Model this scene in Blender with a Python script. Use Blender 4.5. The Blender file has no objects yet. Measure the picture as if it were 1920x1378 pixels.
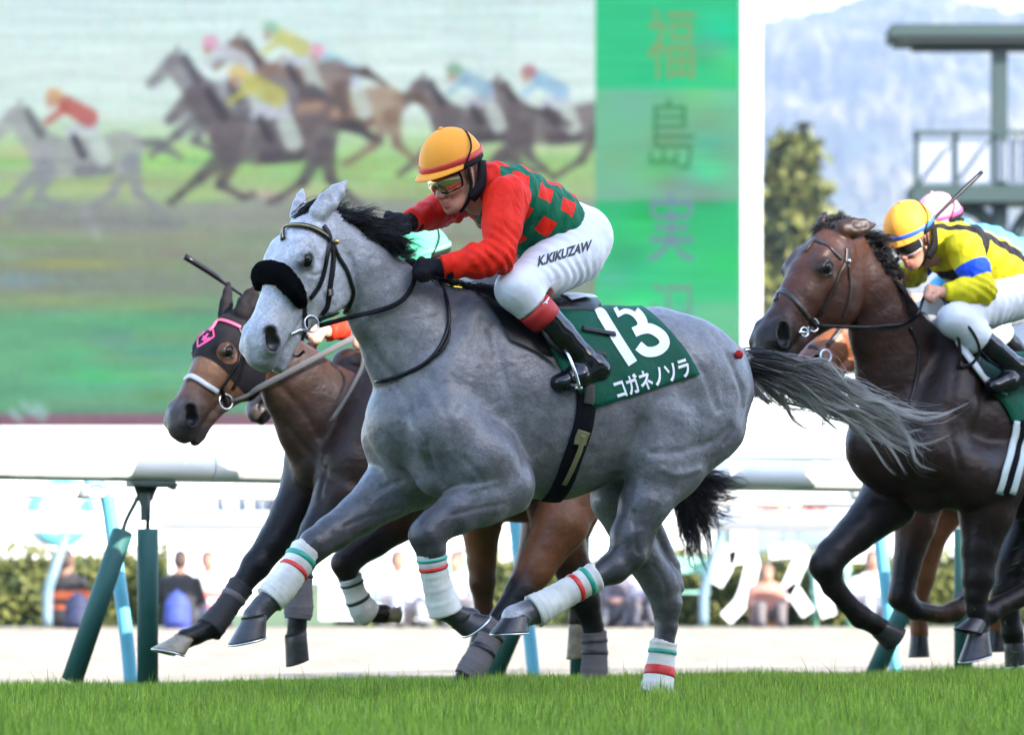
import bpy, bmesh, math, random
import numpy as np
from mathutils import Vector, Matrix
from mathutils.bvhtree import BVHTree

# ------------------------------------------------------------------ camera, sky, sun, exposure
scene = bpy.context.scene
COL = scene.collection
rad = math.radians
F = 6500.0          # focal length in photograph pixels (1920 wide)
HX, HY = 960.0, 1077.0   # principal column and horizon row
CH = 0.525          # camera height
CAM = np.array([0.0, 0.0, CH])

cam_d = bpy.data.cameras.new('camera')
cam = bpy.data.objects.new('camera', cam_d)
COL.objects.link(cam)
cam.location = CAM
cam.rotation_euler = (rad(90), 0, 0)
cam_d.sensor_width = 36.0
cam_d.lens = 36.0 * F / 1920.0
cam_d.shift_y = (HY - 689.0) / 1920.0
cam_d.clip_start = 0.5
cam_d.clip_end = 20000
cam_d.dof.use_dof = True
cam_d.dof.focus_distance = 12.9
cam_d.dof.aperture_fstop = 3.2
scene.camera = cam

SUN_AZ, SUN_EL = 48.0, 28.0     # degrees to the right of straight behind the camera / above the horizon
to_sun = Vector((math.sin(rad(SUN_AZ)) * math.cos(rad(SUN_EL)), -math.cos(rad(SUN_AZ)) * math.cos(rad(SUN_EL)), math.sin(rad(SUN_EL))))
world = bpy.data.worlds.new('World')
scene.world = world
world.use_nodes = True
wn = world.node_tree.nodes
wl = world.node_tree.links
wn.clear()
w_out = wn.new('ShaderNodeOutputWorld')
w_bg = wn.new('ShaderNodeBackground')
w_sky = wn.new('ShaderNodeTexSky')
w_sky.sky_type = 'NISHITA'
w_sky.sun_disc = False
w_sky.sun_elevation = rad(SUN_EL)
w_sky.sun_rotation = math.atan2(to_sun.x, to_sun.y)
w_sky.air_density = 1.0
w_sky.dust_density = 1.0
w_sky.ozone_density = 1.0
w_bg.inputs['Strength'].default_value = 0.15
wl.new(w_sky.outputs[0], w_bg.inputs['Color'])
wl.new(w_bg.outputs[0], w_out.inputs['Surface'])

sun_d = bpy.data.lights.new('sun', 'SUN')
sun_d.energy = 3.0
sun_d.angle = rad(0.53)
sun_d.color = (1.0, 0.955, 0.89)
sun = bpy.data.objects.new('sun', sun_d)
COL.objects.link(sun)
sun.rotation_euler = to_sun.to_track_quat('Z', 'Y').to_euler()
sun.location = (20, -20, 30)

vs = scene.view_settings
vs.view_transform = 'Standard'
vs.look = 'None'
vs.exposure = 2.65
vs.gamma = 1.0
vs.use_curve_mapping = False
scene.render.engine = 'CYCLES'
HAZE = 0.00027
scene.cycles.use_denoising = True
scene.cycles.max_bounces = 6
scene.cycles.volume_bounces = 0
scene.cycles.diffuse_bounces = 3
scene.cycles.glossy_bounces = 3
scene.cycles.transparent_max_bounces = 12
scene.cycles.sample_clamp_indirect = 6.0

# ------------------------------------------------------------------ helpers: frames, meshes, materials
TH = rad(30.0)                                   # the race runs to the left and towards the camera
T = np.array([-math.cos(TH), -math.sin(TH), 0.0])
N = np.array([math.sin(TH), -math.cos(TH), 0.0])  # towards the camera side of the field
Z = np.array([0.0, 0.0, 1.0])
BASE = np.array([0.18, 13.0, 0.0])               # under the grey horse's girth
rng = np.random.default_rng(7)

def ray(px, py):
    return np.array([(px - HX) / F, 1.0, (HY - py) / F])

def at(px, py, d):
    return CAM + ray(px, py) * d

class Lane:
    """a vertical plane along the running direction; lane = metres away from the grey horse"""
    def __init__(self, lane):
        self.o = BASE - N * lane
    def p(self, px, py, lat=0.0):
        r = ray(px, py)
        d = ((self.o - CAM) @ N + lat) / (r @ N)
        return CAM + r * d
    def m(self, px, lat=0.0):
        """metres per photograph pixel there"""
        r = ray(px, HY)
        return ((self.o - CAM) @ N + lat) / (r @ N) / F

def unit(v):
    v = np.asarray(v, float)
    return v / (np.linalg.norm(v) + 1e-12)

ORG = {}
def link(o, parent=None, org=None):
    COL.objects.link(o)
    if parent is not None:
        o.parent = parent
        ORG[o.name] = ORG[parent.name]
    else:
        ORG[o.name] = np.array(org if org is not None else (0, 0, 0), float)
        o.location = ORG[o.name]
    return o

def tag(o, label=None, cat=None, group=None, kind=None):
    if label: o['label'] = label
    if cat: o['category'] = cat
    if group: o['group'] = group
    if kind: o['kind'] = kind
    return o

def empty(name, org):
    o = bpy.data.objects.new(name, None)
    o.empty_display_size = 0.2
    return link(o, None, org)

def mesh_np(name, V, Fq, smooth=True):
    """V (n,3); Fq: array (m,3|4) or a list of faces of any length"""
    me = bpy.data.meshes.new(name)
    V = np.asarray(V, np.float32)
    if isinstance(Fq, np.ndarray):
        m, k = Fq.shape
        me.vertices.add(len(V)); me.vertices.foreach_set('co', V.ravel())
        me.loops.add(m * k); me.loops.foreach_set('vertex_index', Fq.astype(np.int32).ravel())
        me.polygons.add(m)
        me.polygons.foreach_set('loop_start', np.arange(0, m * k, k, dtype=np.int32))
        me.polygons.foreach_set('loop_total', np.full(m, k, np.int32))
        me.update(calc_edges=True)
    else:
        me.from_pydata(V.tolist(), [], [list(map(int, f)) for f in Fq])
        me.update()
    if smooth:
        me.polygons.foreach_set('use_smooth', np.ones(len(me.polygons), bool))
    me.validate()
    return me

def obj(name, V, Fq, mat, parent=None, org=None, smooth=True, cols=None, uv=None):
    """one mesh object from world coordinates"""
    V = np.asarray(V, float)
    if parent is not None: o0 = ORG[parent.name]
    else:
        if org is None:
            org = np.array([V[:, 0].mean(), V[:, 1].mean(), V[:, 2].min()])
        o0 = np.asarray(org, float)
    me = mesh_np(name, V - o0, Fq, smooth)
    if mat is not None:
        me.materials.append(mat)
    if cols is not None:
        a = me.attributes.new('col', 'FLOAT_COLOR', 'POINT')
        c = np.ones((len(V), 4), np.float32); c[:, :3] = cols
        a.data.foreach_set('color', c.ravel())
    if uv is not None:
        a = me.attributes.new('st', 'FLOAT_VECTOR', 'POINT')
        c = np.zeros((len(V), 3), np.float32); c[:, :uv.shape[1]] = uv
        a.data.foreach_set('vector', c.ravel())
    o = bpy.data.objects.new(name, me)
    return link(o, parent, None if parent is not None else o0)

class MB:
    """collects shapes for ONE part"""
    def __init__(self): self.V = []; self.F = []; self.n = 0
    def add(self, V, Fs):
        V = np.asarray(V, float)
        self.V.append(V)
        self.F += [tuple(int(i) + self.n for i in f) for f in Fs]
        self.n += len(V); return self
    def build(self, name, mat, parent=None, **kw):
        return obj(name, np.concatenate(self.V), self.F, mat, parent, **kw)

def catmull(P, n=6, closed=False):
    P = np.asarray(P, float)
    if len(P) < 3:
        t = np.linspace(0, 1, n * (len(P) - 1) + 1)[:, None]
        return P[0] * (1 - t) + P[-1] * t
    if closed: Q = np.vstack([P[-1], P, P[0], P[1]])
    else: Q = np.vstack([2 * P[0] - P[1], P, 2 * P[-1] - P[-2]])
    out = []
    for i in range(1, len(Q) - 2):
        a, b, c, d = Q[i - 1], Q[i], Q[i + 1], Q[i + 2]
        for k in range(n):
            t = k / n
            out.append(0.5 * ((2 * b) + (-a + c) * t + (2 * a - 5 * b + 4 * c - d) * t * t + (-a + 3 * b - 3 * c + d) * t ** 3))
    if not closed: out.append(Q[-2])
    return np.array(out)

def tube(P, R, seg=8, up=None, flat=1.0, closed=False, smooth_n=0, caps=True):
    """sweep; R scalar or per point (half width); flat = thickness ratio along the 'up' direction"""
    if isinstance(P, list): P = [q for q in P if q is not None]
    P = np.asarray(P, float)
    R = np.broadcast_to(np.asarray(R, float), (len(P),)).copy()
    if smooth_n:
        PR = catmull(np.column_stack([P, R]), smooth_n, closed)
        P, R = PR[:, :3], PR[:, 3]
    n = len(P)
    ups = None
    if up is not None:
        ups = np.asarray(up, float)
        if ups.ndim == 1: ups = np.broadcast_to(ups, (n, 3))
        elif len(ups) != n:
            x = np.linspace(0, len(ups) - 1, n)
            ups = np.column_stack([np.interp(x, np.arange(len(ups)), ups[:, k]) for k in range(3)])
    V = []; prev = None
    for i in range(n):
        if closed: t = unit(P[(i + 1) % n] - P[i - 1])
        else: t = unit(P[min(i + 1, n - 1)] - P[max(i - 1, 0)])
        if ups is not None: u = ups[i]
        elif prev is not None: u = prev
        else: u = Z if abs(t[2]) < 0.9 else np.array([1.0, 0, 0])
        u = unit(u - t * (u @ t)); prev = u
        v = np.cross(t, u)
        for k in range(seg):
            a = 2 * math.pi * (k + 0.5) / seg
            V.append(P[i] + R[i] * (v * math.cos(a) + u * math.sin(a) * flat))
    Fs = []
    for i in range(n if closed else n - 1):
        j = (i + 1) % n
        for k in range(seg):
            l = (k + 1) % seg
            Fs.append((i * seg + k, i * seg + l, j * seg + l, j * seg + k))
    if caps and not closed:
        Fs.append(tuple(range(seg - 1, -1, -1)))
        Fs.append(tuple((n - 1) * seg + k for k in range(seg)))
    return np.array(V), Fs

def box(c, size, axes=None, bevel=0.0):
    """a box with chamfered vertical and horizontal edges"""
    c = np.asarray(c, float)
    ax = np.eye(3) if axes is None else np.asarray(axes, float)
    bm = bmesh.new()
    bmesh.ops.create_cube(bm, size=1.0)
    for v in bm.verts:
        v.co = Vector((v.co.x * size[0], v.co.y * size[1], v.co.z * size[2]))
    if bevel > 0:
        bmesh.ops.bevel(bm, geom=bm.edges[:], offset=bevel, segments=2, affect='EDGES', profile=0.5)
    V = np.array([v.co[:] for v in bm.verts]) @ ax + c
    bm.verts.index_update()
    Fs = [tuple(v.index for v in f.verts) for f in bm.faces]
    bm.free()
    return V, Fs

def sphere(c, r, nu=16, nv=10, axes=None):
    c = np.asarray(c, float); r = np.broadcast_to(np.asarray(r, float), (3,))
    ax = np.eye(3) if axes is None else np.asarray(axes, float)
    V = [(0, 0, 1)]
    for i in range(1, nv):
        a = math.pi * i / nv
        for k in range(nu):
            b = 2 * math.pi * k / nu
            V.append((math.sin(a) * math.cos(b), math.sin(a) * math.sin(b), math.cos(a)))
    V.append((0, 0, -1))
    V = (np.array(V) * r) @ ax + c
    Fs = []
    for k in range(nu):
        Fs.append((0, 1 + k, 1 + (k + 1) % nu))
        Fs.append((len(V) - 1, 1 + (nv - 2) * nu + (k + 1) % nu, 1 + (nv - 2) * nu + k))
    for i in range(nv - 2):
        for k in range(nu):
            l = (k + 1) % nu
            Fs.append((1 + i * nu + k, 1 + (i + 1) * nu + k, 1 + (i + 1) * nu + l, 1 + i * nu + l))
    return V, Fs

# ------------------------------------------------------------------ signed-distance bodies
def seg_dist(Q, a, b, ra, rb, vdir=None):
    """pseudo distance of points Q (n,3) to a tapered limb a-b with radii (ru, rv); rv along vdir"""
    ab = b - a
    L2 = float(ab @ ab) + 1e-12
    W = Q - a
    t = np.clip((W @ ab) / L2, 0, 1)
    W -= t[:, None] * ab
    ru = ra[0] + (rb[0] - ra[0]) * t
    rv = ra[1] + (rb[1] - ra[1]) * t
    w2 = np.einsum('ij,ij->i', W, W)
    if vdir is None or (abs(ra[0] - ra[1]) < 1e-6 and abs(rb[0] - rb[1]) < 1e-6):
        return np.sqrt(w2) - ru
    v = unit(vdir - ab * ((vdir @ ab) / L2))
    vv = W @ v
    u2 = np.maximum(w2 - vv * vv, 0)
    k = np.sqrt(u2 / (ru * ru) + (vv / rv) ** 2)
    g = np.sqrt(u2 / ru ** 4 + vv * vv / rv ** 4) + 1e-6
    d = k * (k - 1) / g
    return np.where(k < 0.6, (k - 1) * np.minimum(ru, rv), d)

def grid_dist(g, a, b, ra, rb, vdir=None):
    """the same on a grid given by its three axes"""
    ab = b - a; L2 = float(ab @ ab) + 1e-12
    f4 = np.float32
    w = [(g[i] - a[i]).astype(f4) for i in range(3)]
    def dot(v):
        return (w[0] * f4(v[0]))[:, None, None] + (w[1] * f4(v[1]))[None, :, None] + (w[2] * f4(v[2]))[None, None, :]
    s = dot(ab)
    t = np.clip(s * f4(1 / L2), 0, 1)
    w2 = (w[0] ** 2)[:, None, None] + (w[1] ** 2)[None, :, None] + (w[2] ** 2)[None, None, :]
    w2 = np.maximum(w2 + t * (t * f4(L2) - 2 * s), f4(1e-10))
    ru = f4(ra[0]) + f4(rb[0] - ra[0]) * t
    if vdir is None or (abs(ra[0] - ra[1]) < 1e-6 and abs(rb[0] - rb[1]) < 1e-6):
        return np.sqrt(w2) - ru
    rv = f4(ra[1]) + f4(rb[1] - ra[1]) * t
    v2 = dot(unit(vdir - ab * ((vdir @ ab) / L2))) ** 2
    u2 = np.maximum(w2 - v2, 0)
    iu = 1 / (ru * ru); iv = 1 / (rv * rv)
    k2 = u2 * iu + v2 * iv
    k = np.sqrt(k2)
    gd = np.sqrt(u2 * iu * iu + v2 * iv * iv) + f4(1e-6)
    return np.where(k < 0.6, (k - 1) * np.minimum(ru, rv), (k2 - k) / gd)

class Body:
    """tapered limbs joined smoothly into one continuous surface"""
    def __init__(self, axes=None):
        self.A = np.array([T, N, Z]) if axes is None else np.asarray(axes)
        self.prims = []
    def limb(self, pts, k=0.03, vdir=None, col=None, op='add'):
        """pts: list of (xyz, ru, rv)"""
        for i in range(len(pts) - 1):
            a, b = pts[i], pts[i + 1]
            c0 = col[i] if isinstance(col, list) else col
            c1 = col[i + 1] if isinstance(col, list) else col
            self.prims.append(dict(a=np.array(a[0], float), b=np.array(b[0], float), ra=(a[1], a[2]), rb=(b[1], b[2]),
                                   k=k if i == 0 or op == 'sub' else max(0.6 * k, 0.012), v=vdir, col=c0, col2=c1, op=op))
    def ball(self, c, r, k=0.03, col=None, op='add', vdir=None, rv=None):
        self.limb([(c, r, rv or r), (np.array(c) + 1e-4, r, rv or r)], k, vdir, col, op)
    def mesh(self, h, cut=None):
        A = self.A
        lo = np.full(3, 1e9); hi = -lo
        for p in self.prims:
            if p['op'] != 'add': continue
            for q, r in ((p['a'], max(p['ra'])), (p['b'], max(p['rb']))):
                c = A @ q
                lo = np.minimum(lo, c - r - 0.04); hi = np.maximum(hi, c + r + 0.04)
        dims = np.ceil((hi - lo) / h).astype(int) + 1
        D = np.full(dims, 1.0, np.float32)
        for p in self.prims:
            a, b = A @ p['a'], A @ p['b']
            m = max(p['ra'] + p['rb']) + p['k'] + 2 * h
            m = max(max(p['ra']), max(p['rb'])) + p['k'] + 2 * h
            i0 = np.maximum(((np.minimum(a, b) - m - lo) / h).astype(int), 0)
            i1 = np.minimum(((np.maximum(a, b) + m - lo) / h).astype(int) + 2, dims)
            if np.any(i1 <= i0): continue
            g = [lo[k] + h * np.arange(i0[k], i1[k]) for k in range(3)]
            d = grid_dist(g, a, b, p['ra'], p['rb'], None if p['v'] is None else A @ p['v'])
            S = D[i0[0]:i1[0], i0[1]:i1[1], i0[2]:i1[2]]
            k = p['k']
            if p['op'] == 'add':
                hh = np.clip(0.5 + 0.5 * (S - d) / k, 0, 1)
                S[...] = S + (d - S) * hh - k * hh * (1 - hh)
            else:
                d = -d
                hh = np.clip(0.5 - 0.5 * (S - d) / k, 0, 1)
                S[...] = S + (d - S) * hh + k * hh * (1 - hh)
        if cut is not None:
            g = [lo[k] + h * np.arange(dims[k]) for k in range(3)]
            X = np.stack(np.meshgrid(*g, indexing='ij'), -1).reshape(-1, 3) @ A
            D = np.maximum(D, cut(X).reshape(dims).astype(np.float32))
        V, Q = surface_nets(D, lo, h)
        return V @ A, Q
    def colours(self, V, default, w=0.022):
        num = np.zeros((len(V), 3)); den = np.zeros(len(V)) + 1e-9
        for p in self.prims:
            if p['op'] != 'add': continue
            d = seg_dist(V.copy(), p['a'], p['b'], p['ra'], p['rb'], p['v'])
            c0 = np.array(default if p['col'] is None else p['col'], float)
            c1 = np.array(default if p['col2'] is None else p['col2'], float)
            wt = np.exp(-np.clip(d, -0.03, 2) / w)
            ab = p['b'] - p['a']
            t = np.clip(((V - p['a']) @ ab) / (ab @ ab + 1e-12), 0, 1)[:, None]
            num += wt[:, None] * (c0 + (c1 - c0) * t); den += wt
        return num / den[:, None]

def surface_nets(D, lo, h):
    S = D < 0
    n = np.array(D.shape) - 1
    cnt = np.zeros(n, np.int8)
    for i in (0, 1):
        for j in (0, 1):
            for k in (0, 1):
                cnt += S[i:n[0] + i, j:n[1] + j, k:n[2] + k]
    act = (cnt > 0) & (cnt < 8)
    idx = np.full(n, -1, np.int64)
    I, J, K = np.nonzero(act)
    idx[I, J, K] = np.arange(len(I))
    pos = np.zeros((len(I), 3)); num = np.zeros(len(I))
    C = [(i, j, k) for i in (0, 1) for j in (0, 1) for k in (0, 1)]
    val = {c: D[I + c[0], J + c[1], K + c[2]].astype(np.float64) for c in C}
    for c in C:
        for ax in range(3):
            if c[ax] == 1: continue
            e = list(c); e[ax] = 1; e = tuple(e)
            a, b = val[c], val[e]
            x = (a < 0) != (b < 0)
            t = np.where(x, a / np.where(x, a - b, 1), 0)
            q = np.zeros((len(I), 3)); q[:] = c; q[:, ax] += t
            pos += np.where(x[:, None], q, 0); num += x
    V = (pos / num[:, None] + np.column_stack([I, J, K])) * h + lo
    quads = []
    for ax in range(3):
        o1, o2 = [k for k in range(3) if k != ax]
        sl0 = [slice(None)] * 3; sl1 = [slice(None)] * 3
        sl0[ax] = slice(0, -1); sl1[ax] = slice(1, None)
        ch = S[tuple(sl0)] != S[tuple(sl1)]
        E = np.argwhere(ch)
        E = E[(E[:, o1] > 0) & (E[:, o1] < n[o1]) & (E[:, o2] > 0) & (E[:, o2] < n[o2])]
        ins = S[E[:, 0], E[:, 1], E[:, 2]]
        def cell(d1, d2):
            q = E.copy(); q[:, o1] -= d1; q[:, o2] -= d2
            return idx[q[:, 0], q[:, 1], q[:, 2]]
        q = np.column_stack([cell(1, 1), cell(0, 1), cell(0, 0), cell(1, 0)])
        flip = ins if ax != 1 else ~ins
        q = np.where(flip[:, None], q, q[:, ::-1])
        quads.append(q)
    return V, np.concatenate(quads)

def vnormals(V, Q):
    nrm = np.zeros_like(V)
    f = np.cross(V[Q[:, 2]] - V[Q[:, 0]], V[Q[:, 3]] - V[Q[:, 1]])
    for k in range(4): np.add.at(nrm, Q[:, k], f)
    return nrm / (np.linalg.norm(nrm, axis=1)[:, None] + 1e-12)

def poly_dist(V, P):
    d = np.full(len(V), 9.0)
    for a, b in zip(P[:-1], P[1:]):
        ab = b - a
        t = np.clip(((V - a) @ ab) / (ab @ ab + 1e-12), 0, 1)
        d = np.minimum(d, np.linalg.norm(V - a - t[:, None] * ab, axis=1))
    return d

def relax(V, Q, it=2, f=0.5):
    E = np.concatenate([Q[:, [0, 1]], Q[:, [1, 2]], Q[:, [2, 3]], Q[:, [3, 0]]])
    E = np.concatenate([E, E[:, ::-1]])
    cnt = np.bincount(E[:, 0], minlength=len(V))[:, None]
    for i in range(it):
        for s in (f, -f * 1.04):
            acc = np.column_stack([np.bincount(E[:, 0], V[E[:, 1], k], len(V)) for k in range(3)])
            V = V + s * (acc / np.maximum(cnt, 1) - V)
    return V

# ------------------------------------------------------------------ materials
MATS = {}
def mat(name, col=(0.5, 0.5, 0.5), rough=0.6, metal=0.0, spec=0.5, attr=False, noise=None, bump=None, emit=None, coat=0.0, sheen=0.0):
    """noise=(scale, amount[, stretch]) varies the colour; bump=(scale, strength, distance[, stretch])"""
    if name in MATS: return MATS[name]
    m = bpy.data.materials.new(name); m.use_nodes = True
    nt = m.node_tree; n = nt.nodes; l = nt.links
    b = n['Principled BSDF']
    b.inputs['Roughness'].default_value = rough
    b.inputs['Metallic'].default_value = metal
    b.inputs['Specular IOR Level'].default_value = spec
    b.inputs['Coat Weight'].default_value = coat
    b.inputs['Coat Roughness'].default_value = 0.12
    b.inputs['Sheen Weight'].default_value = sheen
    b.inputs['Base Color'].default_value = (*col, 1)
    src = None
    if attr:
        a = n.new('ShaderNodeAttribute'); a.attribute_name = 'col'
        src = a.outputs['Color']
    tc = n.new('ShaderNodeTexCoord')
    def nz(scale, detail, stretch=None):
        t = n.new('ShaderNodeTexNoise'); t.inputs['Scale'].default_value = scale; t.inputs['Detail'].default_value = detail
        if stretch is not None:
            mp = n.new('ShaderNodeMapping'); mp.inputs['Scale'].default_value = stretch
            l.new(tc.outputs['Object'], mp.inputs['Vector']); l.new(mp.outputs[0], t.inputs['Vector'])
        else: l.new(tc.outputs['Object'], t.inputs['Vector'])
        return t
    if noise:
        t = nz(noise[0], 4, noise[2] if len(noise) > 2 else None)
        mr = n.new('ShaderNodeMapRange')
        mr.inputs[1].default_value = 0.28; mr.inputs[2].default_value = 0.72
        mr.inputs[3].default_value = 1 - noise[1]; mr.inputs[4].default_value = 1 + noise[1]
        l.new(t.outputs[0], mr.inputs[0])
        mx = n.new('ShaderNodeVectorMath'); mx.operation = 'SCALE'
        if src is not None: l.new(src, mx.inputs[0])
        else: mx.inputs[0].default_value = col
        l.new(mr.outputs[0], mx.inputs['Scale'])
        src = mx.outputs[0]
    if src is not None: l.new(src, b.inputs['Base Color'])
    if bump:
        t = nz(bump[0], 5, bump[3] if len(bump) > 3 else None)
        bp = n.new('ShaderNodeBump'); bp.inputs['Strength'].default_value = bump[1]; bp.inputs['Distance'].default_value = bump[2]
        l.new(t.outputs[0], bp.inputs['Height']); l.new(bp.outputs[0], b.inputs['Normal'])
    if emit:
        b.inputs['Emission Color'].default_value = (*emit[0], 1); b.inputs['Emission Strength'].default_value = emit[1]
    MATS[name] = m
    return m

# ------------------------------------------------------------------ horses
def coat_material(name, dapple, dscale, rough=0.42, mottled=0.0, spec=0.22):
    if name in MATS: return MATS[name]
    m = bpy.data.materials.new(name); m.use_nodes = True
    n = m.node_tree.nodes; l = m.node_tree.links
    b = n['Principled BSDF']
    b.inputs['Roughness'].default_value = rough
    b.inputs['Specular IOR Level'].default_value = spec
    b.inputs['Sheen Weight'].default_value = 0.0
    b.inputs['Sheen Roughness'].default_value = 0.4
    a = n.new('ShaderNodeAttribute'); a.attribute_name = 'col'
    tc = n.new('ShaderNodeTexCoord')
    def nz(scale, detail, rough_=0.5, stretch=None):
        t = n.new('ShaderNodeTexNoise'); t.inputs['Scale'].default_value = scale
        t.inputs['Detail'].default_value = detail; t.inputs['Roughness'].default_value = rough_
        if stretch:
            mp = n.new('ShaderNodeMapping'); mp.inputs['Scale'].default_value = stretch; mp.inputs['Rotation'].default_value = (0.5, 0.6, 0.3)
            l.new(tc.outputs['Object'], mp.inputs[0]); l.new(mp.outputs[0], t.inputs['Vector'])
        else: l.new(tc.outputs['Object'], t.inputs['Vector'])
        return t
    def rng_(src, lo, hi, a0=0.3, a1=0.7):
        r = n.new('ShaderNodeMapRange'); r.inputs[1].default_value = a0; r.inputs[2].default_value = a1
        r.inputs[3].default_value = lo; r.inputs[4].default_value = hi
        l.new(src, r.inputs[0]); return r.outputs[0]
    big = rng_(nz(dscale, 3).outputs[0], 1 - dapple, 1 + dapple)
    mid = rng_(nz(dscale * 4.5, 3, 0.6).outputs[0], 1 - dapple * 0.8, 1 + dapple * 0.8)
    fin = rng_(nz(170, 4, 0.7, (0.6, 1, 1)).outputs[0], 1 - 0.16 - mottled, 1 + 0.16 + mottled)
    def mul(x, y):
        q = n.new('ShaderNodeMath'); q.operation = 'MULTIPLY'; l.new(x, q.inputs[0]); l.new(y, q.inputs[1]); return q.outputs[0]
    f = mul(mul(big, mid), fin)
    mx = n.new('ShaderNodeVectorMath'); mx.operation = 'SCALE'
    l.new(a.outputs['Color'], mx.inputs[0]); l.new(f, mx.inputs['Scale'])
    l.new(mx.outputs[0], b.inputs['Base Color'])
    # muscle relief and fine hair
    b1 = n.new('ShaderNodeBump'); b1.inputs['Strength'].default_value = 0.6; b1.inputs['Distance'].default_value = 0.016
    l.new(nz(13, 3, 0.5, (0.9, 1, 1.15)).outputs[0], b1.inputs['Height'])
    b2 = n.new('ShaderNodeBump'); b2.inputs['Strength'].default_value = 0.25; b2.inputs['Distance'].default_value = 0.002
    l.new(nz(230, 3, 0.6, (0.3, 1, 1)).outputs[0], b2.inputs['Height'])
    l.new(b1.outputs[0], b2.inputs['Normal']); l.new(b2.outputs[0], b.inputs['Normal'])
    MATS[name] = m
    return m

def head_frame(P, M):
    """axes of a head from poll P to lip M: along the face, towards the forehead, towards its left cheek"""
    a = unit(M - P)
    c = unit(np.cross(a, Z))
    if c @ N < 0: c = -c
    b = unit(np.cross(c, a))
    if b @ T < 0: b = -b
    return a, b, c, float(np.linalg.norm(M - P)) / 0.60

class Head:
    def __init__(self, P, M, deep=1.08):
        self.P = np.array(P); self.M = np.array(M)
        self.a, self.b, self.c, self.s = head_frame(self.P, self.M)
        self.r = self.s * deep
    def p(self, x, y, z):
        return self.P + self.a * x * self.s + (self.b * y + self.c * z) * self.r

def mixc(a, b, t): return tuple(np.array(a) * (1 - t) + np.array(b) * t)

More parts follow.
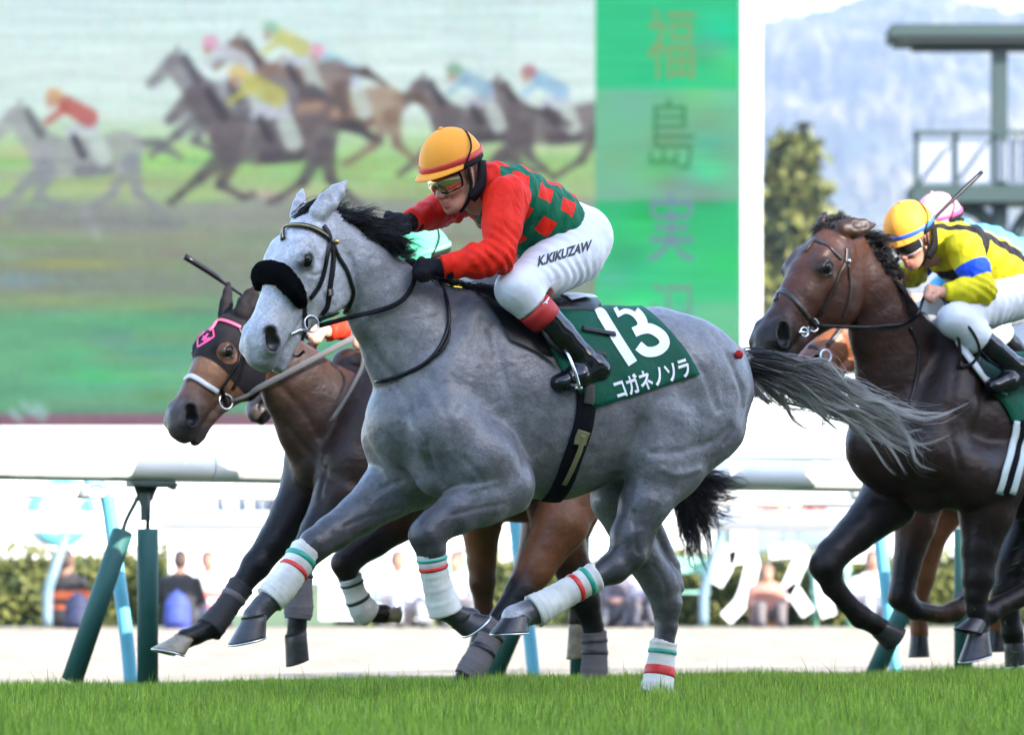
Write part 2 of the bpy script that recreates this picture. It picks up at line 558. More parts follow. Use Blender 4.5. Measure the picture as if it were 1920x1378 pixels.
EYE = (.203, .022, .087)
def add_head(B, H, cols, ears=((-.05, .13, .02), (-.05, .13, .02)), mouth=0.0):
    """cols: dict face, muzzle, ear ; ears: tip offsets (along, forehead, outward) near and far"""
    p, s, c = H.p, H.r, H.c
    f, mz = cols['face'], cols['muzzle']
    mid = mixc(f, mz, .45)
    nd = [(0.00, -.030, .080, .066), (0.07, -.014, .092, .086), (0.14, -.012, .095, .096), (0.21, -.018, .091, .093),
          (0.29, -.030, .085, .078), (0.38, -.038, .075, .067), (0.46, -.043, .069, .063), (0.525, -.048, .064, .062), (0.562, -.062, .056, .058)]
    B.limb([(p(x, y, 0), u * s, v * s) for x, y, u, v in nd], 0.03, c, [f] * 6 + [mid, mz, mz])
    for z in (-1, 1):
        B.limb([(p(.10, -.10, z * .045), .095 * s, .036 * s), (p(.19, -.122, z * .045), .102 * s, .036 * s), (p(.27, -.115, z * .034), .064 * s, .030 * s)], 0.02, c, f)   # cheek
        B.limb([(p(.15, .048, z * .066), .026 * s, .026 * s), (p(.195, .046, z * .070), .024 * s, .022 * s)], 0.035, None, f)       # brow
        B.limb([(p(.205, -.022, z * .086), .013 * s, .013 * s), (p(.33, -.052, z * .060), .010 * s, .010 * s)], 0.022, None, f)   # facial crest
        B.ball(p(EYE[0], EYE[1], z * (EYE[2] - .018)), .036 * s, 0.02, f)                                                   # eyeball mound
        B.limb([(p(.500, -.016, z * .040), .036 * s, .036 * s), (p(.545, -.042, z * .046), .041 * s, .041 * s)], 0.016, None, mz)  # nostril wing
        B.limb([(p(.470, -.002, z * .032), .013 * s, .013 * s), (p(.39, .004, z * .028), .008 * s, .008 * s)], 0.02, None, f)
    B.limb([(p(.22, -.180, 0), .034 * s, .046 * s), (p(.33, -.142, 0), .034 * s, .042 * s), (p(.44, -.122 - mouth * .4, 0), .032 * s, .038 * s),
            (p(.515, -.120 - mouth, 0), .034 * s, .034 * s)], 0.026, c, [f, f, mid, mz])    # lower jaw and chin
    B.limb([(p(.565, -.078, 0), .036 * s, .044 * s), (p(.580, -.098, 0), .028 * s, .038 * s)], 0.02, c, mz)   # upper lip
    B.limb([(p(.535, -.132 - mouth, 0), .024 * s, .030 * s), (p(.560, -.134 - mouth, 0), .018 * s, .028 * s)], 0.016, c, mz)       # lower lip
    for z in (-1, 1):
        B.limb([(p(.510, -.010, z * .078), .022 * s, .022 * s), (p(.540, -.040, z * .072), .027 * s, .027 * s)], 0.009, None, None, 'sub')  # nostril
        B.ball(p(EYE[0], EYE[1], z * (EYE[2] + .012)), .027 * s, 0.010, None, 'sub')                                        # eye socket
        B.limb([(p(.465, -.098 - mouth * .3, z * .054), .005 * s, .005 * s), (p(.55, -.118 - mouth * .6, z * .046), .007 * s, .007 * s), (p(.60, -.124 - mouth * .6, z * .0), .007 * s, .007 * s)], 0.008, None, None, 'sub')  # mouth line
    for z in (-1, 1):                                                                                  # eyelids
        B.limb([(p(EYE[0] - .034, EYE[1] - .004, z * .089), .008 * s, .008 * s), (p(EYE[0] - .012, EYE[1] + .020, z * .100), .010 * s, .010 * s), (p(EYE[0] + .018, EYE[1] + .018, z * .098), .009 * s, .009 * s), (p(EYE[0] + .036, EYE[1] - .006, z * .086), .006 * s, .006 * s)], 0.008, None, mixc(f, (.03, .03, .03), .5))
        B.limb([(p(EYE[0] - .030, EYE[1] - .010, z * .090), .006 * s, .006 * s), (p(EYE[0] + .004, EYE[1] - .025, z * .097), .007 * s, .007 * s), (p(EYE[0] + .034, EYE[1] - .012, z * .088), .006 * s, .006 * s)], 0.008, None, mixc(f, (.03, .03, .03), .5))
    for z, tip in ((1, ears[0]), (-1, ears[1])):
        b0 = np.array([.000, .050, z * .055]); tp = np.array([tip[0], tip[1], z * tip[2]]) + b0 * 1.0
        m1 = b0 + (tp - b0) * .35; m2 = b0 + (tp - b0) * .7
        e = cols['ear']
        q = [p(*b0), p(*m1), p(*m2), p(*tp)]
        out = unit(H.b * .6 + H.c * z * .8 + H.a * .3)
        ax = unit(q[3] - q[0])
        out = unit(out - ax * (out @ ax))
        vd = np.cross(ax, out)
        B.limb([(q[0], .026 * s, .032 * s), (q[1], .022 * s, .036 * s), (q[2], .014 * s, .027 * s), (q[3], .006 * s, .007 * s)], 0.016, vd, e)
        B.limb([(q[1] + out * .023 * s, .008 * s, .015 * s), (q[2] + out * .016 * s, .005 * s, .011 * s)], 0.008, vd, None, 'sub')

def paint_head(V, C, H, dark=(.02, .017, .018), inner=(.010, .007, .008)):
    """dark skin round the eyes; shade painted into the colour inside the nostrils"""
    for z in (-1, 1):
        for q, r, c in ((H.p(EYE[0], EYE[1], z * (EYE[2] + .002)), .036 * H.r, dark), (H.p(.540, -.040, z * .064), .036 * H.r, inner), (H.p(.512, -.012, z * .066), .026 * H.r, inner)):  # inner: the nostril hollows coloured dark in place of their shade
            d = np.linalg.norm(V - q, axis=1)
            w = np.clip((r * 1.15 - d) / (r * .35), 0, 1)[:, None]
            C = C * (1 - w) + np.array(c) * w
    return C

def crease(V, Nn, S, pts, amp, w):
    """press a soft groove (amp > 0) or raise a ridge (amp < 0) along pixel points lying on surface S"""
    P = [S.on(x, y, 0.0) for x, y in pts]
    P = catmull(np.array([q for q in P if q is not None]), 5)
    return V - Nn * (amp * np.exp(-(poly_dist(V, P) / w) ** 2))[:, None]

def eyes(H, parent, white=False):
    for z in (1, -1):
        V, Fs = sphere(H.p(EYE[0], EYE[1], z * (EYE[2] - .004)), .0285 * H.r, 18, 12)
        MB().add(V, Fs).build('eye', mat('eye_black', (0.004, 0.003, 0.0025), 0.05, spec=0.3), parent)

def hoof(root, top, toe, heel, wide, mt, shoe=None, top_r=0.046):
    """a hoof from the coronet centre down to the sole between heel and toe; wide = unit lateral"""
    top, toe, heel = map(lambda q: np.array(q, float), (top, toe, heel))
    ax = unit(toe - heel)
    wide = unit(wide - ax * (wide @ ax))
    c = (toe + heel) / 2; L = np.linalg.norm(toe - heel) / 2; W = L * 0.86
    up = unit(np.cross(ax, wide))
    if up @ (top - c) < 0: up = -up
    V = []; n = 24
    def ring(cen, l, w, axx):
        for k in range(n):
            a = 2 * math.pi * k / n
            x = math.cos(a); y = math.sin(a)
            x = x if x > -0.55 else -0.55 - (x + 0.55) * 0.25 - abs(y) * 0.12 * 0   # blunt heels
            V.append(cen + axx * x * l + wide * y * w)
    ring(top + up * .012, top_r * 0.92, top_r * 0.88, ax)
    ring(top, top_r * 1.06, top_r * 1.0, ax)
    for t in (0.3, 0.65, 0.93):
        ring(top * (1 - t) + c * t, top_r + (L - top_r) * t, top_r + (W - top_r) * t, ax)
    ring(c, L, W, ax)
    ring(c - up * .001, L * .93, W * .93, ax)
    ring(c + up * .008, L * .72, W * .72, ax)
    Fs = []
    for i in range(7):
        for k in range(n):
            l = (k + 1) % n
            Fs.append((i * n + k, i * n + l, (i + 1) * n + l, (i + 1) * n + k))
    Fs.append(tuple(range(n))); Fs.append(tuple(range(8 * n - 1, 7 * n - 1, -1)))
    h = obj('hoof', np.array(V), Fs, mt, root)
    if shoe:
        P = []
        for k in range(19):
            a = rad(-145 + 290 * k / 18)
            x = math.cos(a); x = x if x > -.55 else -.55 - (x + .55) * .25
            P.append(c - up * .005 + ax * x * L * .93 + wide * math.sin(a) * W * .93)
        V, Fs = tube(P, 0.0085, 6, up=up, flat=0.55)
        obj('horseshoe', V, Fs, shoe, h)
    return h

def wrap(root, name, pts, mats, n=10, stripes=()):
    """a bandage round a leg; pts (xyz, r); stripes (t0, t1, mat, name) as raised tapes"""
    P = catmull(np.array([[*q, r] for q, r in pts]), n)
    R = P[:, 3].copy()
    for i in range(len(R)): R[i] *= 1 + 0.018 * math.sin(i * 2.1) + 0.012 * math.sin(i * 5.3 + 1)
    R2 = np.concatenate([[R[0] * .9], R, [R[-1] * .9]])
    Q = np.vstack([P[0, :3], P[:, :3], P[-1, :3]])
    V, Fs = tube(Q, R2, 20)
    o = obj(name, V, Fs, mats, root)
    m = len(P) - 1
    for t0, t1, mt, nm in stripes:
        ts = np.linspace(t0, t1, 5) * m
        S = np.column_stack([np.interp(ts, np.arange(m + 1), np.column_stack([P[:, :3], R])[:, k]) for k in range(4)])
        r = S[:, 3] * 1.0 + np.array([.001, .0036, .004, .0036, .001])
        V, Fs = tube(S[:, :3], r, 20)
        obj(nm, V, Fs, mt, o)
    return o

class Surf:
    """a body surface that straps and cloths can be laid on"""
    def __init__(self, V, Q, open_=False):
        self.open = open_
        self.t = BVHTree.FromPolygons([tuple(v) for v in V.tolist()], [tuple(q) for q in Q.tolist()])
    def on(self, px, py, off=0.006, fall=None):
        r = ray(px, py)
        loc, nrm, i, d = self.t.ray_cast(Vector(CAM), Vector(unit(r)))
        if loc is None:
            if fall is None: return None
            loc, nrm, i, d = self.t.find_nearest(Vector(fall))
        nrm = np.array(nrm); loc = np.array(loc)
        if nrm @ r > 0: nrm = -nrm
        return loc + nrm * off
    def near(self, q, off=0.006):
        loc, nrm, i, d = self.t.find_nearest(Vector(q))
        loc = np.array(loc); nrm = np.array(nrm)
        return loc + nrm * off, nrm
    def cast(self, q, d):
        loc, nrm, i, dd = self.t.ray_cast(Vector(q), Vector(unit(d)))
        return (None, None) if loc is None else (np.array(loc), np.array(nrm))
    def strap(self, pts, width, thick=0.006, off=0.004, n=6):
        """a flat strap hugging the surface through the given points (world); returns V, F"""
        P = catmull(np.array([q for q in pts if q is not None]), n)
        Q = []; U = []
        for q in P:
            loc, nrm, i, d = self.t.find_nearest(Vector(q))
            loc = np.array(loc); nrm = np.array(nrm)
            if self.open and nrm @ N < 0: nrm = -nrm
            Q.append(loc + nrm * off); U.append(nrm)
        Q = np.array(Q); U = np.array(U)
        for _ in range(2):
            Q[1:-1] = (Q[:-2] + 2 * Q[1:-1] + Q[2:]) / 4
            U[1:-1] = (U[:-2] + U[1:-1] + U[2:]) / 3
        return tube(Q, width / 2, 8, up=U, flat=thick / width)

def strands(guides, n, width, length_var=0.25, spread=0.02, seg=9, seed=1, curl=0.02, taper=1.0, tipspread=2.0, cols=None, locks=60, stray=.12):
    """hair gathered in locks: guides = list of polylines; locks lie between neighbouring guides.  returns V, F, C"""
    r = np.random.default_rng(seed)
    G = []
    for g in guides:
        g = catmull(np.array(g, float), 8)
        L = np.concatenate([[0], np.cumsum(np.linalg.norm(np.diff(g, axis=0), axis=1))])
        x = np.linspace(0, L[-1], 24)
        G.append(np.column_stack([np.interp(x, L, g[:, k]) for k in range(3)]))
    G = np.array(G); K = seg + 1; t = np.linspace(0, 1, K)
    def lock():
        u = r.random() * (len(G) - 1); a = int(u); f = u - a; b = min(a + 1, len(G) - 1)
        path = G[a] * (1 - f) + G[b] * f
        end = 1 - length_var * r.random() ** 1.3
        P = np.column_stack([np.interp(t * end * 23, np.arange(24), path[:, k]) for k in range(3)])
        P += r.normal(size=3) * spread * (1 - t)[:, None] * .8 + r.normal(size=3) * spread * tipspread * (t ** 1.5)[:, None]
        ph = r.random(3) * 6.28; fr = 1.2 + 2.5 * r.random(3)
        P += curl * np.sin(fr * t[:, None] * 3.2 + ph) * (t ** 1.1)[:, None] * (.3 + r.random())
        return u, P
    LK = [lock() for _ in range(locks)]
    V = np.zeros((n, K, 3, 3)); C = np.zeros((n, K, 3, 3))
    for i in range(n):
        u, P0 = LK[r.integers(locks)]
        loose = r.random() < stray
        w0 = spread * (.55 + .5 * r.random()); prof = (1 - .75 * t ** 1.2) if not loose else (.6 + 1.6 * t)
        P = P0 + r.normal(size=3) * w0 * prof[:, None]
        P = P + r.normal(size=3) * spread * .35 * np.sin(t * 3.1)[:, None]
        e = 1 - .3 * r.random() ** 2
        P = np.column_stack([np.interp(t * e, t, P[:, k]) for k in range(3)])
        if loose: P += curl * .8 * np.sin(4 * t[:, None] * (1 + r.random(3)) + r.random(3) * 6.28) * t[:, None]
        w = width * (0.6 + 0.8 * r.random()) * (.7 if loose else 1) * np.maximum(1 - t ** 2 * taper, 0.06) * np.minimum(.25 + t * 6, 1)
        tan = np.gradient(P, axis=0); tan /= np.linalg.norm(tan, axis=1)[:, None] + 1e-9
        s1 = np.cross(tan, unit(r.normal(size=3))); s1 /= np.linalg.norm(s1, axis=1)[:, None] + 1e-9
        s2 = np.cross(tan, s1)
        for q in range(3):
            an = 2 * math.pi * q / 3
            V[i, :, q] = P + w[:, None] * (s1 * math.cos(an) + s2 * math.sin(an))
        if cols is not None: C[i] = np.repeat(cols(u / max(len(G) - 1, 1), t, r)[:, None, :], 3, axis=1)
    base = np.arange(n)[:, None] * K * 3
    q = np.array([(k * 3 + j, k * 3 + (j + 1) % 3, k * 3 + 3 + (j + 1) % 3, k * 3 + 3 + j) for k in range(seg) for j in range(3)])
    Fs = (base[:, :, None] + q[None]).reshape(-1, 4)
    return V.reshape(-1, 3), Fs, (C.reshape(-1, 3) if cols is not None else None)

def chain(L, pts, m_scale=1.0):
    """(px, py, lat, r px[, rv m]) -> limb points"""
    out = []
    for q in pts:
        s = L.m(q[0], q[2])
        r = q[3] * s * (.90 if q[3] < 46 and len(q) < 5 else .97)
        out.append((L.p(q[0], q[1], q[2]), r, q[4] if len(q) > 4 else r))
    return out

# ------------------------------------------------------------------ the grey horse, number 13
LG = Lane(0.0)
c_body = (0.122, 0.121, 0.133); c_dark = (0.034, 0.032, 0.036); c_mid = (0.080, 0.079, 0.090); c_low = (0.058, 0.057, 0.065)
c_neck = (0.175, 0.175, 0.188); c_face = (0.41, 0.415, 0.445); c_muz = (0.25, 0.25, 0.275); c_rump = (0.155, 0.154, 0.166)
B = Body()
g = lambda *q: chain(LG, q)
# trunk: chest, barrel, loin, croup
B.limb(g((775, 790, 0, 95, .17), (850, 745, 0, 162, .215), (940, 748, 0, 188, .25), (1040, 752, 0, 188, .275),
         (1140, 738, 0, 165, .27), (1230, 715, 0, 140, .25), (1310, 718, 0, 108, .19)), 0.05, N, [c_body] * 5 + [c_rump] * 2)
# neck
B.limb(g((615, 445, .05, 54, .068), (680, 513, .04, 72, .080), (730, 577, .02, 90, .092), (790, 645, 0, 126, .125), (865, 712, 0, 160, .18)),
       0.05, N, [c_neck, c_neck, c_neck, c_neck, c_body])
B.limb(g((860, 575, 0, 32), (930, 572, 0, 30), (1000, 590, 0, 28)), 0.06, None, c_body)              # withers
# shoulders and breast
for lt, dx in ((.15, 0), (-.15, -80)):
    B.limb(g((905 + dx, 610, lt * .8, 50, .05), (870 + dx, 720, lt, 70, .06), (830 + dx, 800, lt * 1.1, 72, .07)), 0.045, N, c_body)
B.limb(g((752, 815, -.09, 60), (770, 880, -.09, 52)), 0.03, None, c_body)
B.limb(g((808, 815, .08, 62), (826, 880, .09, 55)), 0.03, None, c_body)
# near fore: upper arm, forearm, knee, cannon, fetlock, pastern
B.limb(g((838, 800, .15, 66), (900, 860, .175, 70), (942, 902, .18, 62)), 0.06, None, c_body)
B.limb(g((962, 930, .18, 40), (974, 940, .18, 20)), 0.02, None, c_body)
B.limb(g((945, 915, .19, 55), (905, 935, .19, 52), (855, 962, .18, 44), (818, 985, .17, 37), (800, 1004, .17, 36)), 0.03, None, [c_body, c_body, c_mid, c_low, c_dark])
B.limb(g((800, 1002, .17, 36), (808, 1030, .17, 31), (812, 1052, .16, 24), (822, 1100, .15, 21), (833, 1138, .14, 27), (858, 1155, .14, 23), (880, 1162, .14, 27)), 0.02, None, c_dark)
# far fore, reaching
B.limb(g((745, 820, -.17, 70), (770, 880, -.18, 74)), 0.03, None, c_body)
B.limb(g((778, 890, -.18, 66), (728, 920, -.18, 55), (672, 965, -.17, 43), (622, 1000, -.16, 37), (590, 1022, -.15, 33)), 0.03, None, [c_body, c_body, c_mid, c_low, c_dark])
B.limb(g((592, 1020, -.15, 33), (575, 1042, -.15, 27), (545, 1080, -.14, 22), (515, 1118, -.13, 27), (494, 1136, -.13, 24), (478, 1156, -.13, 26)), 0.02, None, c_dark)
# near hind: quarter, thigh, gaskin, hock, cannon
B.limb(g((1300, 700, .12, 108, .13), (1305, 790, .15, 92, .10), (1258, 868, .17, 70, .085), (1208, 945, .18, 47), (1180, 1005, .18, 38), (1176, 1038, .18, 37)), 0.045, N, [c_rump, c_body, c_body, c_mid, c_low, c_dark])
B.limb(g((1352, 735, .10, 62), (1340, 800, .13, 56), (1285, 880, .15, 30)), 0.045, None, c_body)
B.limb(g((1240, 800, .17, 52), (1218, 862, .19, 46)), 0.08, None, c_body)                               # stifle
B.limb(g((1262, 905, .17, 22), (1222, 985, .17, 14), (1203, 1046, .17, 15)), 0.02, None, [c_body, c_mid, c_dark])      # hamstring to the point of hock
B.limb(g((1178, 1040, .18, 36), (1150, 1065, .18, 33), (1112, 1084, .18, 23), (1050, 1118, .17, 22), (1008, 1143, .16, 28), (985, 1150, .16, 26), (965, 1158, .16, 28)), 0.02, None, [c_dark] * 5 + [c_mid, c_face])
# far hind, planted
B.limb(g((1225, 735, -.13, 105, .12), (1165, 860, -.16, 78, .085), (1160, 935, -.17, 52), (1196, 1030, -.17, 40), (1238, 1092, -.17, 37)), 0.045, N, [c_body, c_body, c_body, c_mid, c_mid])
B.limb(g((1215, 960, -.17, 18), (1262, 1060, -.17, 14), (1272, 1102, -.17, 13)), 0.02, None, [c_body, c_mid, c_mid])
B.limb(g((1238, 1090, -.17, 37), (1250, 1130, -.17, 32), (1249, 1175, -.17, 23), (1238, 1250, -.17, 21), (1230, 1296, -.16, 27), (1212, 1318, -.16, 24)), 0.02, None, [c_mid, c_mid, c_dark, c_dark, c_dark, c_dark])
B.limb(g((1378, 672, 0, 26), (1420, 678, 0, 15)), 0.03, None, c_body)                                   # dock
HG = Head(LG.p(594, 420, .04), LG.p(459, 656, .11), 1.12)
add_head(B, HG, dict(face=c_face, muzzle=c_muz, ear=(0.36, 0.36, 0.39)), ears=((-.165, -.015, .035), (-.11, .02, .02)), mouth=.015)
V, Q = B.mesh(0.0065)
C = B.colours(V, c_body)
V = relax(V, Q, 3)
C = paint_head(V, C, HG)
Nn = vnormals(V, Q)
SG = Surf(V, Q)
for pts, amp, w in (
        (((1335, 625), (1375, 690), (1392, 760), (1360, 830)), .007, .014), (((1270, 640), (1320, 700), (1345, 770)), .005, .018),
        (((1220, 850), (1280, 845), (1340, 825), (1370, 800)), .006, .016), (((1205, 790), (1190, 830), (1165, 870)), .010, .022),
        (((1240, 880), (1270, 890), (1310, 880)), -.006, .014),
        (((690, 640), (730, 700), (775, 770), (800, 830)), .010, .020), (((800, 700), (830, 760), (850, 830)), .006, .022),
        (((800, 840), (812, 880), (830, 905)), .012, .016), (((905, 600), (880, 680), (852, 770)), .004, .02),
        (((920, 620), (950, 720), (975, 800), (985, 880)), .005, .022), (((870, 860), (905, 900), (900, 940)), .006, .012),
        (((845, 930), (890, 915), (930, 905)), -.005, .010), (((850, 965), (900, 952), (945, 945)), .005, .010),
        (((690, 930), (740, 905), (780, 900)), .005, .014), (((650, 985), (700, 965), (750, 955)), .004, .010),
        (((575, 510), (590, 517), (602, 512)), .004, .006), (((600, 545), (625, 575), (640, 590)), .004, .012), (((655, 480), (668, 540), (664, 600)), .008, .014),
        (((1188, 960), (1190, 1010), (1196, 1035)), .006, .010), (((1225, 1060), (1245, 1090), (1250, 1130)), .004, .010),
        (((1060, 800), (1110, 850), (1120, 880)), .003, .02), (((1010, 780), (1000, 850)), .003, .02)):
    V = crease(V, Nn, SG, pts, amp, w)
horse_grey = obj('horse', V, Q, coat_material('grey_coat', 0.24, 9, 0.38, 0.14, .5), None, org=(BASE[0], BASE[1], 0), cols=C)
tag(horse_grey, 'galloping dappled grey horse in front, wearing the number 13 cloth', 'horse')
SG = Surf(V, Q)
eyes(HG, horse_grey)

# hooves
m_hoof = mat('hoof_dark', (0.024, 0.022, 0.024), 0.34, noise=(30, .5), bump=(60, .3, .002))
m_hoof_pale = mat('hoof_pale', (0.20, 0.165, 0.115), 0.4, noise=(22, .5), bump=(60, .3, .002))
m_shoe = mat('aluminium_shoe', (0.62, 0.63, 0.66), 0.28, 1.0)
hoof(horse_grey, LG.p(478, 1158, -.13), LG.p(430, 1208, -.13), LG.p(503, 1188, -.13), N, m_hoof, m_shoe, .052)
hoof(horse_grey, LG.p(868, 1160, .14), LG.p(872, 1192, .17), LG.p(912, 1146, .14), N, m_hoof, m_shoe, .050)
hoof(horse_grey, LG.p(968, 1156, .16), LG.p(922, 1187, .16), LG.p(994, 1183, .16), N, m_hoof, m_shoe, .052)
hoof(horse_grey, LG.p(1212, 1318, -.16), LG.p(1172, 1348, -.16), LG.p(1228, 1350, -.16), N, m_hoof, m_shoe, .050)

# bandages with green and red tapes
m_band = mat('white_bandage', (0.58, 0.575, 0.54), 0.85, noise=(11, .24), bump=(70, .5, .004, (1, 1, .25)))
m_tg = mat('green_tape', (0.02, 0.30, 0.22), 0.45)
m_tr = mat('red_tape', (0.55, 0.02, 0.018), 0.45)
def px_wrap(L, root, pts, **kw):
    return wrap(root, 'leg_bandage', [(L.p(a, b, l), r * L.m(a, l)) for a, b, l, r in pts], **kw)
tapes = [(.10, .17, m_tg, 'tape'), (.27, .34, m_tr, 'tape')]
px_wrap(LG, horse_grey, [(574, 1032, -.15, 30), (548, 1072, -.14, 29), (524, 1103, -.13, 32), (505, 1124, -.13, 30)], mats=m_band, stripes=tapes)
px_wrap(LG, horse_grey, [(808, 1036, .165, 29), (813, 1066, .16, 27), (822, 1105, .15, 28), (836, 1146, .14, 33)], mats=m_band, stripes=tapes)
px_wrap(LG, horse_grey, [(1116, 1081, .18, 28), (1075, 1104, .17, 27), (1030, 1130, .17, 29), (1001, 1146, .16, 33)], mats=m_band, stripes=tapes)
px_wrap(LG, horse_grey, [(1244, 1204, -.17, 26), (1240, 1236, -.17, 26), (1232, 1290, -.16, 31), (1224, 1306, -.16, 29)], mats=m_band, stripes=[(.14, .24, m_tg, 'tape'), (.42, .52, m_tr, 'tape')])

# mane, forelock, tail
def hair_mat(name, rough=.38):
    return mat(name, (0.05, 0.05, 0.05), rough, spec=0.25, attr=True)
m_hair = hair_mat('hair')
def dark_hair(u, t, r):
    c = np.array([.008, .0065, .007]) * (0.5 + 1.4 * r.random())
    return np.tile(c, (len(t), 1))
def mane(root, L, rows, n, width=.0022, seed=1, cols=dark_hair, spread=.012, **kw):
    G = [[L.p(*q) for q in row] for row in rows]
    V, Fs, C = strands(G, n, width, seed=seed, spread=spread, cols=cols, **kw)
    return obj('mane', V, Fs, m_hair, root, cols=C)
mane(horse_grey, LG, [
    [(552, 410, .03), (575, 392, .05), (605, 378, .05), (632, 368, .04)], [(560, 412, .04), (592, 394, .06), (632, 388, .05), (655, 376, .05)],
    [(580, 412, .05), (620, 404, .06), (660, 398, .05)], [(612, 416, .06), (660, 402, .08), (705, 408, .07), (745, 424, .05)],
    [(640, 430, .05), (690, 420, .09), (735, 432, .08), (775, 452, .05), (800, 462, .04)], [(660, 440, .05), (710, 438, .10), (750, 452, .09), (800, 464, .06)],
    [(690, 452, .04), (730, 452, .10), (758, 466, .09), (785, 486, .07)], [(725, 472, .03), (752, 476, .09), (770, 492, .08), (780, 508, .07)]],
    1500, .0019, 3, spread=.012, curl=.025, length_var=.45, locks=55, stray=.2)
mane(horse_grey, LG, [[(750, 488, .0), (775, 490, .05), (790, 508, .06)], [(790, 508, .0), (815, 512, .05), (830, 528, .06)], [(830, 527, 0), (855, 528, .05), (872, 540, .06)],
                      [(870, 538, 0), (895, 540, .04), (915, 548, .05)], [(910, 545, 0), (935, 548, .04), (955, 556, .05)]], 420, .0022, 4, spread=.008, curl=.008)
def grey_tail(u, t, r):
    k = np.clip(t * 1.45 + r.normal() * .15 - .2, 0, 1)[:, None]
    return (np.array([[.020, .019, .022]]) * (1 - k) + np.array([[.50, .48, .46]]) * k) * (0.6 + .8 * r.random())
def tail(root, L, rows, n, width=.0022, seed=5, cols=grey_tail, spread=.016, **kw):
    G = [[L.p(*q) for q in row] for row in rows]
    V, Fs, C = strands(G, n, width, seed=seed, spread=spread, cols=cols, seg=14, **kw)
    return obj('tail', V, Fs, m_hair, root, cols=C)
tail(horse_grey, LG, [
    [(1385, 668, .01), (1440, 668, .02), (1510, 690, .03), (1590, 725, .05), (1690, 772, .06), (1800, 745, .06)],
    [(1386, 672, .02), (1450, 680, .03), (1530, 710, .05), (1620, 760, .06), (1700, 805, .06), (1790, 815, .05)],
    [(1386, 678, .02), (1440, 694, .03), (1520, 725, .05), (1600, 770, .06), (1665, 818, .06), (1705, 872, .06), (1760, 885, .06)],
    [(1388, 684, .01), (1430, 705, .02), (1500, 735, .03), (1580, 775, .04), (1640, 820, .04), (1690, 880, .05)],
    [(1390, 684, -.02), (1415, 712, -.02), (1440, 740, -.02), (1460, 752, -.02), (1480, 760, -.02)],
    [(1390, 686, -.02), (1402, 715, -.02), (1415, 742, -.02), (1425, 765, -.02), (1432, 775, -.02)]],
    2600, .0017, 5, spread=.010, curl=.05, tipspread=3.2, length_var=.4, locks=46, stray=.14)
_q = SG.on(1380, 667, .013); V_, F_ = sphere(_q if _q is not None else LG.p(1383, 657, .12), .017, 14, 10)
V_ = V_ + np.random.default_rng(1).normal(size=V_.shape) * .0012
obj('pompom', V_, F_, mat('red_wool', (0.5, 0.012, 0.01), 0.95, bump=(300, 1, .004)), horse_grey)

# ------------------------------------------------------------------ tack helpers
m_leather = mat('black_leather', (0.005, 0.0045, 0.005), 0.34, spec=0.28, bump=(120, .3, .002))
m_steel = mat('polished_steel', (0.62, 0.62, 0.64), 0.2, 1.0)
m_gold = mat('brass', (0.55, 0.38, 0.12), 0.3, 1.0)
m_fleece = mat('black_fleece', (0.003, 0.003, 0.0035), 1.0, spec=0.02, bump=(260, 1.0, .012))

def strap_px(S, pts, wpx, L, thick=.006, off=.005, lat=0, n=6):
    P = []
    for q in pts:
        P.append(S.on(q[0], q[1], .002, L.p(q[0], q[1], q[2] if len(q) > 2 else .1)))
    return S.strap(P, wpx * L.m(pts[0][0], .1), thick, off, n)

def ring(c, r, nrm, thick=.004, n=20):
    nrm = unit(nrm); u = unit(np.cross(nrm, Z) if abs(nrm[2]) < .9 else np.cross(nrm, T)); v = np.cross(nrm, u)
    P = [np.array(c) + r * (u * math.cos(2 * math.pi * k / n) + v * math.sin(2 * math.pi * k / n)) for k in range(n)]
    return tube(P, thick, 8, closed=True)

def text_flat(body, bold=0.0, res=3):
    """2-D vertices and faces of a word, unit height"""
    cu = bpy.data.curves.new('w', 'FONT'); cu.body = body; cu.resolution_u = res; cu.offset = bold
    o = bpy.data.objects.new('w', cu); COL.objects.link(o)
    dg = bpy.context.evaluated_depsgraph_get(); dg.update()
    me = bpy.data.meshes.new_from_object(o.evaluated_get(dg))
    bpy.data.objects.remove(o)
    bm = bmesh.new(); bm.from_mesh(me)
    bmesh.ops.triangulate(bm, faces=bm.faces[:])
    for _ in range(2):
        long = [e for e in bm.edges if e.calc_length() > 0.22]
        if long: bmesh.ops.subdivide_edges(bm, edges=long, cuts=1); bmesh.ops.triangulate(bm, faces=bm.faces[:])
    bm.verts.index_update()
    V = np.array([v.co[:2] for v in bm.verts]); Fs = [tuple(v.index for v in f.verts) for f in bm.faces]
    bm.free(); bpy.data.meshes.remove(me)
    return V, Fs

def stroke_flat(path, w, n=8):
    """a round-ended stroke in 2-D"""
    P = catmull(np.column_stack([np.array(path, float), np.zeros(len(path))]), n)[:, :2]
    V = []
    L_ = []; R_ = []
    for i in range(len(P)):
        t = P[min(i + 1, len(P) - 1)] - P[max(i - 1, 0)]; t = t / (np.linalg.norm(t) + 1e-9)
        nn = np.array([-t[1], t[0]]); L_.append(P[i] + nn * w / 2); R_.append(P[i] - nn * w / 2)
    V = np.array([x for k in range(len(P)) for x in (L_[k], P[k], R_[k])])
    Fs = []
    for k in range(len(P) - 1):
        for q in (0, 1): Fs.append((3 * k + q, 3 * k + q + 1, 3 * k + 4 + q, 3 * k + 3 + q))
    return V, Fs

